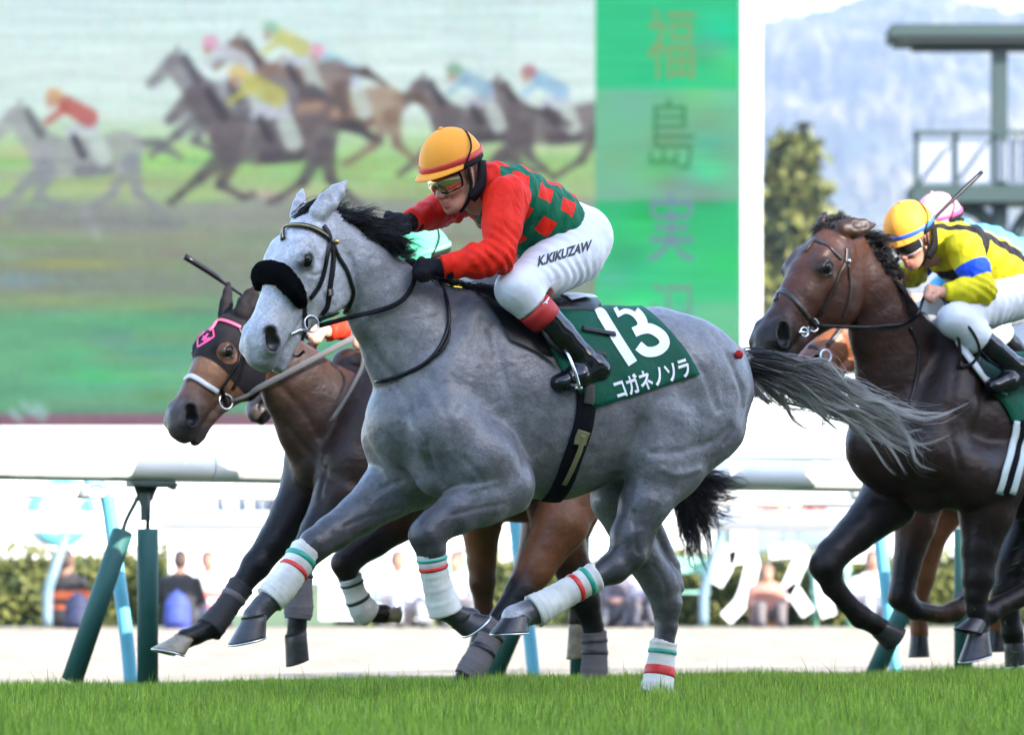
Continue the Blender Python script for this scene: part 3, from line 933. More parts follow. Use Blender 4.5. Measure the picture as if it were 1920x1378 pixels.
def print_on(name, V2, Fs, o, ex, ey, S, mt, parent, off=.004):
    """lay a 2-D print on a surface: pixel = o + x*ex + y*ey"""
    o, ex, ey = map(np.array, (o, ex, ey))
    V = []; idx = {}
    for i, (x, y) in enumerate(V2):
        q = o + x * ex + y * ey
        p = S.on(q[0], q[1], off)
        if p is not None: idx[i] = len(V); V.append(p)
    Fs = [tuple(idx[i] for i in f) for f in Fs if all(i in idx for i in f)]
    if not Fs: return None
    V = np.array(V)
    Fs = [f for f in Fs if max(np.linalg.norm(V[f[0]] - V[i]) for i in f) < .08]
    return obj(name, V, Fs, mt, parent, smooth=True)

def cloth_on(name, S, rows, mt, parent, off=.012, thick=.006, over=None, org=None):
    """a cloth lying on a body: rows of pixel points (each row front-to-back), interpolated"""
    R_ = np.array(rows, float)                # (nr, nc, 2)
    nr, nc = R_.shape[:2]
    G = np.array([catmull(np.column_stack([r, np.zeros(nc)]), 8)[:, :2] for r in R_])
    G2 = np.array([catmull(np.column_stack([G[:, c], np.zeros(nr)]), 8)[:, :2] for c in range(G.shape[1])]).transpose(1, 0, 2)
    a, b = G2.shape[:2]
    V = np.zeros((a, b, 3)); ok = np.zeros((a, b), bool); U = np.zeros((a, b, 3))
    for i in range(a):
        for k in range(b):
            p = S.on(G2[i, k, 0], G2[i, k, 1], off)
            if p is not None: V[i, k] = p; ok[i, k] = True
    return V, ok, G2

def bridle(root_name, label, S, L, H, straps, rings, mt=None, extra=None):
    r = empty(root_name, L.p(*straps[0][1][0][:2], 0.1))
    tag(r, label, 'bridle')
    for nm, pts, w in straps:
        V, Fs = strap_px(S, pts, w, L)
        obj(nm, V, Fs, mt or m_leather, r)
    for (px, py, rr) in rings:
        c = S.on(px, py, .014, H.p(.43, -.1, .07))
        V, Fs = ring(c, rr, unit(H.c + H.b * .2), .0042)
        obj('bit_ring', V, Fs, m_steel, r)
    return r

# bridle of the grey horse
br = bridle('bridle', 'black bridle with fleece noseband on the grey horse', SG, LG, HG, [
    ('headpiece', [(606, 424), (616, 440), (619, 458)], 11),
    ('cheek_strap', [(618, 456), (612, 480), (608, 502), (598, 535), (580, 560)], 12),
    ('cheek_strap', [(621, 456), (624, 480), (623, 503), (619, 530), (617, 548), (613, 574), (602, 590)], 12),
    ('throat_lash', [(624, 460), (637, 487), (649, 506), (658, 532), (662, 548), (655, 572), (646, 586)], 9),
    ('chin_strap', [(570, 572), (572, 595), (571, 620), (570, 640)], 10),
    ('chin_strap', [(600, 604), (622, 604), (646, 600)], 13)], [(580, 606, .029)])
V, Fs = strap_px(SG, [(520, 440), (535, 430), (557, 425), (578, 427), (600, 436), (616, 448)], 12, LG, .008, .008)
bb = obj('browband', V, Fs, m_leather, br)
V, Fs = strap_px(SG, [(523, 438), (536, 430), (557, 425), (578, 427), (598, 435), (612, 445)], 3, LG, .004, .012)
obj('brass_chain', V, Fs, mat('brass_chain', (0.5, 0.38, 0.16), .35, 1.0, bump=(260, 1, .006)), bb)
V, Fs = sphere(SG.on(626, 454, .012), (.011, .011, .011), 16, 10)
obj('rosette', V, Fs, m_gold, br)
V, Fs = box(SG.on(617, 548, .013), (.022, .008, .026), [unit(np.cross(HG.c, Z)), HG.c, Z], .002)
o = obj('number_tag', V, Fs, mat('tag_purple', (.06, .05, .09), .4), br, smooth=False)
tv, tf = text_flat('13', .02)
print_on('tag_digits', tv, tf, (610.5, 554), (10.5, -1.2), (-.8, -14), Surf(V, np.array([f if len(f) == 4 else (f[0], f[1], f[2], f[2]) for f in Fs])), m_gold, o, .001)
# fleece roll across the nose
NB = [SG.on(x, y, .010, HG.p(.30, .05, -.05)) for x, y in ((476, 560), (486, 548), (504, 542), (528, 549), (550, 563), (566, 578))]
NB = [HG.p(.315, .018, -.090), HG.p(.300, .060, -.050)] + [HG.p(.298, .072, 0), HG.p(.302, .055, .056), HG.p(.325, .008, .088), HG.p(.335, -.03, .086), HG.p(.345, -.062, .078)]
PR = catmull(np.column_stack([np.array(NB), [.018, .036, .043, .043, .038, .030, .018]]), 8)
V, Fs = tube(PR[:, :3], PR[:, 3], 22)
V = V + np.random.default_rng(3).normal(size=V.shape) * .0016
obj('fleece_noseband', V, Fs, m_fleece, br)
V, Fs = tube([SG.on(541, 626, .012), SG.on(556, 622, .016), SG.on(574, 618, .018)], [.007, .008, .006], 10)
obj('bit', V, Fs, m_steel, br)
ck = [SG.on(572, 632, .012), HG.p(.46, -.175, .045), HG.p(.47, -.185, 0), HG.p(.45, -.17, -.05)]
V, Fs = tube(ck, .006, 8, smooth_n=5); obj('curb_strap', V, Fs, m_leather, br)
# reins: bit to the near hand, and the slack loop round the neck
RN = [SG.on(592, 606, .016), SG.on(640, 599, .020), LG.p(668, 592, .175), SG.on(700, 583, .022), SG.on(735, 572, .020), SG.on(757, 556, .016), SG.on(770, 530, .02), LG.p(776, 506, .16)]
V, Fs = tube(RN, .0095, 8, smooth_n=6, up=N, flat=.6); obj('rein', V, Fs, mat('rubber_rein', (.006, .006, .0065), .7, spec=.15, bump=(200, .8, .003)), br)
RN = [LG.p(815, 512, .16)] + [SG.on(x, y, .010) for x, y in ((824, 532), (837, 572), (840, 610), (826, 652), (795, 684), (745, 706), (712, 713))] + [LG.p(700, 712, -.08), LG.p(690, 690, -.16)]
V, Fs = tube(RN, .0075, 8, smooth_n=6); obj('rein', V, Fs, m_leather, br)
RN = [SG.on(x, y, .012) for x, y in ((840, 606), (843, 630), (832, 656), (815, 672))]
V, Fs = tube(RN, .005, 6, smooth_n=6); obj('rein', V, Fs, m_leather, br)

# number cloth lying on the back behind the saddle
m_cloth = mat('green_cloth', (0.002, 0.070, 0.038), 0.62, spec=.15, bump=(9, .55, .03), noise=(5, .12))
m_print = mat('white_print', (0.72, 0.73, 0.76), 0.6, spec=.3)
def number_cloth(S, L, edge_front, edge_back, root_label, nr=22, nc=18, off=.012):
    """edge_front / edge_back: pixel polylines from the spine down to the lower hem"""
    A_ = catmull(np.column_stack([np.array(edge_front, float), np.zeros(len(edge_front))]), 10)[:, :2]
    B_ = catmull(np.column_stack([np.array(edge_back, float), np.zeros(len(edge_back))]), 10)[:, :2]
    def res(P, n):
        s = np.concatenate([[0], np.cumsum(np.linalg.norm(np.diff(P, axis=0), axis=1))]); x = np.linspace(0, s[-1], n)
        return np.column_stack([np.interp(x, s, P[:, k]) for k in range(2)])
    A_ = res(A_, nr); B_ = res(B_, nr)
    grid = []
    for i in range(nr):
        row = []
        for k in range(nc):
            q = A_[i] * (1 - k / (nc - 1)) + B_[i] * k / (nc - 1)
            p = S.on(q[0], q[1], off)
            if p is None:
                p = S.near(L.p(q[0], q[1] + 4, 0.02), off)[0]
            row.append(p)
        grid.append(row)
    G = np.array(grid)
    # continue over the spine on the far side
    top = []
    for j in (3, 2, 1):
        r = []
        for k in range(nc):
            p = G[0, k] - N * .05 * j + Z * .05
            q = S.near(p, off)[0]; r.append(q)
        top.append(r)
    G = np.concatenate([np.array(top), G])
    for _ in range(3):
        G[1:-1, 1:-1] = (G[:-2, 1:-1] + G[2:, 1:-1] + G[1:-1, :-2] + G[1:-1, 2:] + 4 * G[1:-1, 1:-1]) / 8
    a, b = G.shape[:2]
    flut = np.sin(np.linspace(0, 1, a) ** 2 * 3)[:, None] * np.sin(np.arange(b) * .9)[None, :] * .0035
    G = G + N * flut[..., None]
    V = np.concatenate([G.reshape(-1, 3), (G - N * .004 - Z * .001).reshape(-1, 3)])
    Fs = []
    n0 = a * b
    for i in range(a - 1):
        for k in range(b - 1):
            q = (i * b + k, i * b + k + 1, (i + 1) * b + k + 1, (i + 1) * b + k)
            Fs.append(q); Fs.append(tuple(n0 + x for x in q[::-1]))
    rim = [k for k in range(b)] + [i * b + b - 1 for i in range(1, a)] + [(a - 1) * b + k for k in range(b - 2, -1, -1)] + [i * b for i in range(a - 2, 0, -1)]
    for x, y in zip(rim, rim[1:] + rim[:1]): Fs.append((y, x, x + n0, y + n0))
    o = obj('saddle_cloth', V, Fs, m_cloth)
    tag(o, root_label, 'saddle cloth')
    top_faces = np.array([f for f in Fs if max(f) < n0])
    return o, Surf(V, top_faces, True)
sc_g, SCG = number_cloth(SG, LG, [(1000, 578), (1012, 618), (1035, 665), (1070, 720), (1112, 765)], [(1196, 574), (1224, 594), (1262, 632), (1288, 666), (1309, 703)], 'dark green cloth with white number 13 on the grey horse')
for nm, path in (('numeral', [(1118, 590), (1126, 588), (1140, 610), (1162, 645), (1186, 682)]),
                 ('numeral', [(1154, 588), (1172, 580), (1190, 586), (1203, 602), (1202, 616), (1188, 624)]), ('numeral', [(1194, 620), (1218, 617), (1240, 630), (1245, 646), (1232, 658), (1212, 660), (1196, 649)])):
    v2, f2 = stroke_flat(path, 19)
    print_on(nm, v2, f2, (0, 0), (1, 0), (0, 1), SCG, m_print, sc_g, .003)
tv, tf = text_flat('コガネノソラ', .028)
w_ = tv[:, 0].max()
print_on('name_print', tv, tf, (1155, 747), (142 / w_, -46 / w_), (-14, -38), SCG, m_print, sc_g, .003)

# saddle with girth and stirrup
sd = empty('saddle', LG.p(1010, 570, 0)); tag(sd, 'black racing saddle with dark girth on the grey horse', 'saddle')
GP = [SG.on(x, y, .004) for x, y in ((1010, 600), (1050, 650), (1084, 700), (1098, 740), (1092, 800), (1068, 870), (1032, 936))]
V, Fs = SG.strap(GP, .085, .010, .008); obj('girth', V, Fs, mat('girth_black', (.005, .005, .006), .9, spec=.08), sd)
GP = [SG.on(x, y, .004) for x, y in ((1090, 812), (1084, 838), (1072, 868), (1055, 902), (1030, 938))]
P = SG.strap(GP, .022, .006, .020)
obj('elastic_strap', *P, mat('olive_elastic', (.16, .145, .06), .7, bump=(150, .6, .003)), sd)
GP = [SG.on(x, y, .004) for x, y in ((1092, 806), (1088, 816), (1083, 832))]
obj('strap_end', *SG.strap(GP, .055, .006, .018), mat('olive_elastic'), sd)
GP = [SG.on(x, y, .004) for x, y in ((1101, 722), (1102, 742), (1100, 758))]
ge = obj('girth_label', *SG.strap(GP, .045, .005, .018), mat('label_black', (.02, .018, .012), .6), sd)
seat = []
for k, (x, y, w, hh) in enumerate(((905, 548, .05, .01), (950, 556, .10, .012), (1000, 566, .13, .012), (1045, 574, .14, .014), (1080, 574, .13, .022), (1106, 572, .08, .026))):
    c = LG.p(x, y, 0); row = []
    for j in range(9):
        f = (j - 4) / 4
        p = c + N * f * w
        hit, nn = SG.cast(p + Z * .6, -Z)
        row.append((hit if hit is not None else p) + Z * (.012 + hh * (1 - f * f * .5)))
    seat.append(row)
ST = np.array(seat); a, b = ST.shape[:2]
V = np.concatenate([ST.reshape(-1, 3), ST.reshape(-1, 3) - Z * .02]); n0 = a * b
Fs = []
for i in range(a - 1):
    for k in range(b - 1):
        q = (i * b + k, i * b + k + 1, (i + 1) * b + k + 1, (i + 1) * b + k); Fs += [q, tuple(n0 + x for x in q[::-1])]
rim = [k for k in range(b)] + [i * b + b - 1 for i in range(1, a)] + [(a - 1) * b + k for k in range(b - 2, -1, -1)] + [i * b for i in range(a - 2, 0, -1)]
for x, y in zip(rim, rim[1:] + rim[:1]): Fs.append((y, x, x + n0, y + n0))
obj('seat', V, Fs, m_leather, sd)
cl = [ST[3, k] + Z * .008 for k in range(2, 8)] ; cr = [ST[5, k] + Z * .010 for k in range(2, 8)]
V = np.array(cl + [(x + y) / 2 + Z * .006 for x, y in zip(cl, cr)] + cr)
obj('cantle_pad', V, [(i * 6 + k, i * 6 + k + 1, i * 6 + 7 + k, i * 6 + 6 + k) for i in range(2) for k in range(5)], mat('white_vinyl', (.55, .57, .62), .35), sd)
FL = [[(895, 548), (925, 590), (955, 640)], [(930, 552), (965, 610), (1000, 660)], [(975, 566), (1010, 625), (1045, 690)]]
V = np.array([SG.on(x, y, .007, LG.p(x, y, .1)) for r in FL for x, y in r])
V = []
rows = [catmull(np.column_stack([np.array(r, float), np.zeros(3)]), 6)[:, :2] for r in FL]
for c in range(len(rows[0])):
    q = catmull(np.column_stack([np.array([r[c] for r in rows]), np.zeros(3)]), 6)[:, :2]
    V += [SG.on(x, y, .015, LG.p(x, y, .1)) for x, y in q]
nb = 13
obj('flap', np.array(V), [(i * nb + k, i * nb + k + 1, (i + 1) * nb + k + 1, (i + 1) * nb + k) for i in range(len(rows[0]) - 1) for k in range(nb - 1)], m_leather, sd)
for pts in (((1090, 618), (1120, 624), (1152, 629)), ((1095, 655), (1115, 662), (1133, 666))):
    obj('billet_strap', *SCG.strap([SCG.on(x, y, .004) for x, y in pts], .022, .006, .010), m_leather, sd)

# ------------------------------------------------------------------ riders
m_skin = mat('skin', (0.46, 0.235, 0.16), 0.5, spec=.35, attr=True, bump=(90, .12, .002))
def cloth_mat(name, fn, rough=.55, wr=(20, .75, .016, (1, 1.8, .55)), spec=.14):
    """silks: fn(nodes, links, st separate outputs) -> colour socket"""
    if name in MATS: return MATS[name]
    m = bpy.data.materials.new(name); m.use_nodes = True
    n = m.node_tree.nodes; l = m.node_tree.links; b = n['Principled BSDF']
    b.inputs['Roughness'].default_value = rough; b.inputs['Specular IOR Level'].default_value = spec
    a = n.new('ShaderNodeAttribute'); a.attribute_name = 'st'
    sp = n.new('ShaderNodeSeparateXYZ'); l.new(a.outputs['Vector'], sp.inputs[0])
    l.new(fn(n, l, sp.outputs), b.inputs['Base Color'])
    tc = n.new('ShaderNodeTexCoord'); mp = n.new('ShaderNodeMapping'); mp.inputs['Scale'].default_value = wr[3]; mp.inputs['Rotation'].default_value = (.4, .9, .3)
    t = n.new('ShaderNodeTexNoise'); t.inputs['Scale'].default_value = wr[0]; t.inputs['Detail'].default_value = 2; t.inputs['Distortion'].default_value = .6
    l.new(tc.outputs['Object'], mp.inputs[0]); l.new(mp.outputs[0], t.inputs['Vector'])
    bp = n.new('ShaderNodeBump'); bp.inputs['Strength'].default_value = wr[1]; bp.inputs['Distance'].default_value = wr[2]
    l.new(t.outputs[0], bp.inputs['Height']); l.new(bp.outputs[0], b.inputs['Normal'])
    MATS[name] = m
    return m
def M(n, l, op, a, b=None, c=None):
    q = n.new('ShaderNodeMath'); q.operation = op
    for i, v in enumerate((a, b, c)):
        if v is None: continue
        if isinstance(v, (int, float)): q.inputs[i].default_value = v
        else: l.new(v, q.inputs[i])
    return q.outputs[0]
def mixcol(n, l, f, a, b):
    q = n.new('ShaderNodeMix'); q.data_type = 'RGBA'
    l.new(f, q.inputs[0])
    for i, v in ((6, a), (7, b)):
        if isinstance(v, tuple): q.inputs[i].default_value = (*v, 1)
        else: l.new(v, q.inputs[i])
    return q.outputs[2]

class Rider:
    """a crouching jockey; joints are (px, py, lat)"""
    def __init__(self, L, J, face, look, skin=(0.46, 0.235, 0.16)):
        self.L = L; self.J = {k: L.p(*v) for k, v in J.items()}; self.skin = skin
        self.f = unit(face); c = unit(np.cross(Z, self.f)); c = c if c @ N > 0 else -c
        self.c = c; self.u = unit(np.cross(self.f, c)); self.u = self.u if self.u[2] > 0 else -self.u
        self.hc = self.J['head']
    def h(self, f, u, c): return self.hc + self.f * f + self.u * u + self.c * c
    def limbs(self, grow=0.0, what='all'):
        """(name, points) of the figure; grow adds cloth thickness"""
        J = self.J; g = grow
        mid = (J['chest'] + J['pelvis']) / 2 + self.J.get('arch', np.zeros(3))
        L = {}
        up = unit(np.cross(N, J['pelvis'] - J['chest']))
        L['torso'] = [(J['chest'] + (J['chest'] - mid) * .25, .085 + g, .15 + g), (J['chest'], .112 + g, .172 + g), (mid - Z * .012, .134 + g, .155 + g), (J['pelvis'] * .75 + mid * .25, .105 + g, .145 + g)]
        L['hips'] = [(J['pelvis'] * .8 + mid * .2, .105 + g, .145 + g), (J['pelvis'], .115 + g, .155 + g)]
        for s in ('n', 'f'):
            L['arm' + s] = [(J['sh' + s], .068 + g, .068 + g), (J['sh' + s] * .5 + J['el' + s] * .5, .056 + g, .056 + g), (J['el' + s], .044 + g, .044 + g),
                            (J['el' + s] * .6 + J['wr' + s] * .4, .045 + g, .045 + g), (J['wr' + s], .029 + g * .8, .029 + g * .8)]
            L['thigh' + s] = [(J['hip' + s], .105 + g, .105 + g), (J['hip' + s] * .5 + J['kn' + s] * .5, .085 + g, .085 + g), (J['kn' + s], .062 + g, .062 + g)]
            L['shin' + s] = [(J['kn' + s], .060 + g, .060 + g), (J['kn' + s] * .65 + J['an' + s] * .35, .057 + g, .057 + g), (J['an' + s], .040 + g, .040 + g)]
            L['foot' + s] = [(J['an' + s], .040 + g, .040 + g), (J['he' + s], .032 + g, .036 + g), (J['to' + s] * .6 + J['he' + s] * .4, .034 + g, .042 + g), (J['to' + s], .022 + g, .034 + g)]
        return L
    def finger_hand(self, B, w, knuckle, curl_dir, out, col, k=.006, thumb=True, r=.0095, length=1.0):
        """palm from wrist w to the knuckles, four curled fingers and a thumb"""
        ax = unit(knuckle - w); out = unit(out - ax * (out @ ax)); side = np.cross(ax, out)
        cd = unit(curl_dir)
        B.limb([(w, .024, .024), ((w + knuckle) / 2, .019, .033), (knuckle, .016, .036)], .012, side, col)
        for i, (o, ln) in enumerate(((-.030, .92), (-.010, 1.05), (.011, 1.0), (.031, .8))):
            k0 = knuckle + side * o
            k1 = k0 + (ax * .55 + cd * .75) * .034 * ln * length
            k2 = k1 + (cd * .75 - ax * .65) * .026 * ln * length
            k3 = k2 + (-ax * .95 - cd * .1) * .020 * ln * length
            B.limb([(k0, r * 1.1, r * 1.1), (k1, r, r), (k2, r * .92, r * .92), (k3, r * .8, r * .8)], k, None, col)
        if thumb:
            t0 = w * .55 + knuckle * .45 - side * .030
            t1 = t0 + ax * .028 - side * .012 + cd * .018
            t2 = t1 + ax * .026 + side * .010 + cd * .012
            B.limb([(t0, r * 1.35, r * 1.35), (t1, r * 1.15, r * 1.15), (t2, r * .95, r * .95)], k, None, col)
    def build(self, label, h=.006):
        L = self.limbs(); J = self.J; s = self.skin
        B = Body()
        for k_, v in L.items():
            B.limb(v, .03, N if k_ in ('torso', 'hips') else (self.c if k_.startswith('foot') else None), s)
        # neck and head with a face
        B.limb([(self.h(-.035, -.045, 0), .055, .055), (self.h(-.075, -.11, 0), .056, .056), (J['chest'] + (J['neck'] - J['chest']) * .6, .06, .07)], .03, None, s)
        hp = self.h
        B.limb([(hp(-.025, .045, 0), .088, .076), (hp(.012, .045, 0), .084, .072)], .03, self.c, s)
        B.limb([(hp(.025, -.03, 0), .066, .056), (hp(.040, -.072, 0), .040, .040)], .03, self.c, s)
        B.limb([(hp(.066, -.096, 0), .018, .020), (hp(.072, -.100, 0), .014, .018)], .02, self.c, s)
        B.limb([(hp(.084, .004, 0), .010, .010), (hp(.101, -.032, 0), .0125, .0135)], .012, None, s)
        for z in (-1, 1):
            B.ball(hp(.095, -.036, z * .012), .009, .008, s)
            B.limb([(hp(-.01, -.055, z * .055), .016, .016), (hp(.055, -.09, z * .022), .015, .015)], .025, None, s)
            B.limb([(hp(.078, .022, z * .012), .011, .011), (hp(.066, .024, z * .042), .010, .010)], .014, None, s)
            B.limb([(hp(.070, -.028, z * .034), .016, .016), (hp(.045, -.02, z * .052), .016, .016)], .02, None, s)
            B.limb([(hp(-.012, .008, z * .076), .018, .007), (hp(-.010, -.022, z * .074), .011, .006)], .006, self.c, s)
            B.ball(hp(-.008, -.002, z * .084), .008, .004, None, 'sub')
            B.ball(hp(.074, .004, z * .031), .012, .008, None, 'sub')
        lip = (s[0] * .85, s[1] * .55, s[2] * .6)
        B.limb([(hp(.082, -.058, -.018), .006, .006), (hp(.092, -.056, 0), .008, .008), (hp(.082, -.058, .018), .006, .006)], .006, None, lip)
        B.limb([(hp(.080, -.074, -.014), .006, .006), (hp(.088, -.075, 0), .0085, .0085), (hp(.080, -.074, .014), .006, .006)], .006, None, lip)
        self.hands(B, s, 0)
        V, Q = B.mesh(h); C = B.colours(V, s, .012); V = relax(V, Q, 1)
        base = np.array([*self.J['pelvis'][:2], 0.0])
        self.root = obj('person', V, Q, m_skin, None, org=base, cols=C)
        tag(self.root, label, 'person')
        return self.root
    def hands(self, B, col, grow=0.0, r=.0095):
        for s in ('n', 'f'):
            self.finger_hand(B, self.J['wr' + s], self.J['ha' + s], *self.grip[s], col, r=r + grow)
    def gloves(self, mt, which=('n', 'f'), cut=None):
        for s in which:
            B = Body()
            w, k_ = self.J['wr' + s], self.J['ha' + s]
            B.limb([(w - unit(k_ - w) * .035, .036, .036), (w, .033, .033)], .01, None)
            self.finger_hand(B, w, k_, *self.grip[s], None, r=.0128)
            self.finger_hand(B, w + (k_ - w) * .1, k_, *self.grip[s], None, r=.0128)
            V, Q = B.mesh(.0045, cut); V = relax(V, Q, 1)
            obj('glove', V, Q, mt, self.root)
    def jacket(self, mt, h=.006, loose=.016, stripes=None):
        L = self.limbs(loose); J = self.J
        B = Body()
        B.limb(L['torso'], .03, N)
        B.limb([(J['neck'] * .45 + J['chest'] * .55, .080, .090), (J['neck'], .070, .072), (J['neck'] * .55 + self.h(-.06, -.075, 0) * .45, .067, .067)], .04, N)
        for s in ('n', 'f'): B.limb(L['arm' + s], .035)
        # folds at elbows and waist
        waist = J['pelvis'] * .82 + (J['chest'] + J['pelvis']) * .09
        ax = unit(J['pelvis'] - J['chest'])
        hem = J['pelvis'] - ax * self.hem
        def cut(X):
            d = (X - hem) @ ax
            for s in ('n', 'f'):
                wv = unit(J['wr' + s] - J['el' + s])
                e = (X - (J['wr' + s] - wv * .004)) @ wv
                near = np.linalg.norm(X - J['wr' + s], axis=1) < .09
                d = np.where(near, np.maximum(d, e), d)
            nv = unit(J['head'] - J['neck']); e = (X - (J['neck'] + nv * .055)) @ nv
            near = np.linalg.norm(X - J['neck'], axis=1) < .12
            return np.where(near, np.maximum(d, e), d)
        V, Q = B.mesh(h, cut); V = relax(V, Q, 1)
        nn = vnormals(V, Q)
        up = unit(Z - ax * (Z @ ax))
        mid = (J['chest'] + J['pelvis']) / 2
        W = V - mid
        along = W @ ax
        phi = np.arctan2(W @ N, W @ up)
        arm = np.full(len(V), 9.0); t_arm = np.full(len(V), -1.0)
        tor = np.full(len(V), 9.0)
        for a, b in zip(L['torso'][:-1], L['torso'][1:]):
            tor = np.minimum(tor, seg_dist(V.copy(), a[0], b[0], a[1:], b[1:], N))
        for s in ('n', 'f'):
            q = L['arm' + s]; acc = 0
            for i in range(len(q) - 1):
                d = seg_dist(V.copy(), q[i][0], q[i + 1][0], q[i][1:], q[i + 1][1:])
                ab = q[i + 1][0] - q[i][0]
                t = acc + np.clip(((V - q[i][0]) @ ab) / (ab @ ab), 0, 1) * np.linalg.norm(ab)
                m_ = d < arm
                arm = np.where(m_, d, arm); t_arm = np.where(m_, t, t_arm); acc += np.linalg.norm(ab)
        mask = np.clip((tor - arm) / .02 + .5, 0, 1)
        uv = np.column_stack([along, phi * .16, np.where(mask > .02, mask + t_arm * 10 * 0, 0)])
        # soft folds
        fold = np.sin(along * 75 + phi * 5) * .0032 + np.sin(along * 120 - phi * 9 + 1) * .0018
        el = np.minimum(np.linalg.norm(V - J['eln'], axis=1), np.linalg.norm(V - J['elf'], axis=1))
        fold += np.exp(-(el / .09) ** 2) * np.sin((V @ unit(J['shn'] - J['wrn'])) * 190) * .006
        V = V + nn * fold[:, None]
        o = obj('jacket', V, Q, mt, self.root, uv=uv)
        a2 = o.data.attributes.new('arm', 'FLOAT', 'POINT'); a2.data.foreach_set('value', t_arm.astype(np.float32))
        return o, Surf(V, Q)
    def breeches(self, mt, h=.006, loose=.013, cutk=.42):
        L = self.limbs(loose); J = self.J; B = Body()
        B.limb(L['hips'], .03, N)
        B.limb([(J['pelvis'] - unit(J['pelvis'] - J['chest']) * .13, .10 + loose, .14 + loose), (J['pelvis'], .11 + loose, .15 + loose)], .03, N)
        for s in ('n', 'f'):
            B.limb(L['thigh' + s], .035); B.limb(L['shin' + s], .03)
        def cut(X):
            d = np.full(len(X), -1.0)
            for s in ('n', 'f'):
                v = unit(J['an' + s] - J['kn' + s]); e = (X - (J['kn' + s] + v * self.cuff)) @ v
                dd = np.linalg.norm(np.cross(X - J['kn' + s], v), axis=1)
                d = np.where((dd < .095) & ((X - J['kn' + s]) @ v > .02), np.maximum(d, e), d)
            return d
        V, Q = B.mesh(h, cut); V = relax(V, Q, 1); nn = vnormals(V, Q)
        f = np.zeros(len(V))
        for s in ('n', 'f'):
            v = unit(J['kn' + s] - J['hip' + s]); x = (V - J['hip' + s]) @ v
            f += .0022 * np.sin(x * 130 + 2 * np.sin(V[:, 2] * 40)) * np.exp(-((np.linalg.norm(V - J['hip' + s] * .6 - J['kn' + s] * .4, axis=1) - .11) / .08) ** 2)
        V = V + nn * f[:, None]
        return obj('breeches', V, Q, mt, self.root), Surf(V, Q)
    def boots(self, mt, band=None, which=('n', 'f')):
        J = self.J
        for s in which:
            B = Body(); k_, a = J['kn' + s], J['an' + s]; v = unit(a - k_); Ls = np.linalg.norm(a - k_)
            B.limb([(k_ + v * Ls * .40, .062, .062), (k_ + v * Ls * .62, .056, .056), (a, .047, .047)], .02)
            B.limb([(a, .046, .046), (J['he' + s] * .7 + a * .3, .047, .047), (J['he' + s], .042, .046)], .02)
            B.limb([(J['he' + s], .040, .045), (J['he' + s] * .45 + J['to' + s] * .55, .048, .052), (J['to' + s], .036, .044)], .02, self.c)
            c0 = k_ + v * Ls * .40
            V, Q = B.mesh(.0055, lambda X: np.where(np.linalg.norm(X - k_, axis=1) < Ls * .7, -((X - c0) @ v), -1)); V = relax(V, Q, 1); nn = vnormals(V, Q)
            x = (V - a) @ v; V = V + nn * (np.exp(-(x / .06) ** 2) * np.sin(x * 150 + V[:, 2] * 60) * .0022)[:, None]
            bo = obj('boot', V, Q, mt, self.root)
            sole = [J['he' + s] + (-self.u * .034) * 0 - Z * .034, J['he' + s] * .5 + J['to' + s] * .5 - Z * .034, J['to' + s] - Z * .024]
            if band:
                V, Fs = tube([k_ + v * Ls * .24, k_ + v * Ls * .30, k_ + v * Ls * .36, k_ + v * Ls * .43], [.070, .069, .067, .064], 24)
                obj('boot_band', V, Fs, band, self.root)
    def helmet(self, mt, mband, tilt=0.0, size=1.0, strap=True, peak=True):
        hp = self.h; s = size
        V = []; n = 40; rows = 12
        ctr = (-.012, .058)
        for i in range(rows + 1):
            el = math.pi / 2 * i / rows
            for k in range(n):
                a = 2 * math.pi * k / n
                x = math.cos(a) * math.cos(el) * .128; y = math.sin(a) * math.cos(el) * .110; z = math.sin(el) * .128
                pu = 1 + .018 * math.cos(3 * a) ** 2 * math.cos(el) + .006 * math.sin(14 * a) * (1 - i / rows) * (i / rows)
                V.append(hp(ctr[0] + x * s * pu, ctr[1] + z * s - .10 * (x < 0) * x * -1 * .0 + tilt * x, y * s * pu))
        V = np.array(V); Fs = []
        for i in range(rows):
            for k in range(n):
                l = (k + 1) % n; Fs.append((i * n + k, i * n + l, (i + 1) * n + l, (i + 1) * n + k))
        Fs.append(tuple(range(n - 1, -1, -1)))
        he = obj('helmet', V, Fs, mt, self.root)
        V_, F_ = sphere(hp(ctr[0], ctr[1] + .128 * s, 0), .009, 12, 8); obj('button', V_, F_, mt, he)
        # band round the rim
        P = []; U = []
        for k in range(n):
            a = 2 * math.pi * k / n; x = math.cos(a) * .131; y = math.sin(a) * .113
            P.append(hp(ctr[0] + x * s, ctr[1] + .012 + tilt * x, y * s)); U.append(self.f * math.cos(a) + self.c * math.sin(a))
        V_, F_ = tube(P, .011, 8, up=np.array(U), flat=.3, closed=True); obj('rim_band', V_, F_, mband, he)
        # peak
        if peak:
            V = []; m = 17
            for j, (ext, dz) in enumerate(((0, .004), (.022, -.004), (.040, -.013), (.040, -.016), (.020, -.008), (0, -.002))):
                for k in range(m):
                    a = rad(-72 + 144 * k / (m - 1)); e = ext * math.cos(a * .9)
                    V.append(hp(ctr[0] + (math.cos(a) * .127) * s + e, ctr[1] + dz + tilt * .1, math.sin(a) * .109 * s + math.sin(a) * e * .3))
            Fs = [(j * m + k, j * m + k + 1, (j + 1) * m + k + 1, (j + 1) * m + k) for j in range(5) for k in range(m - 1)]
            obj('peak', np.array(V), Fs, mt, he)
        # black skull cap edge below the silk, chin strap
        m_b = mat('harness_black', (.006, .006, .0065), .7, spec=.15)
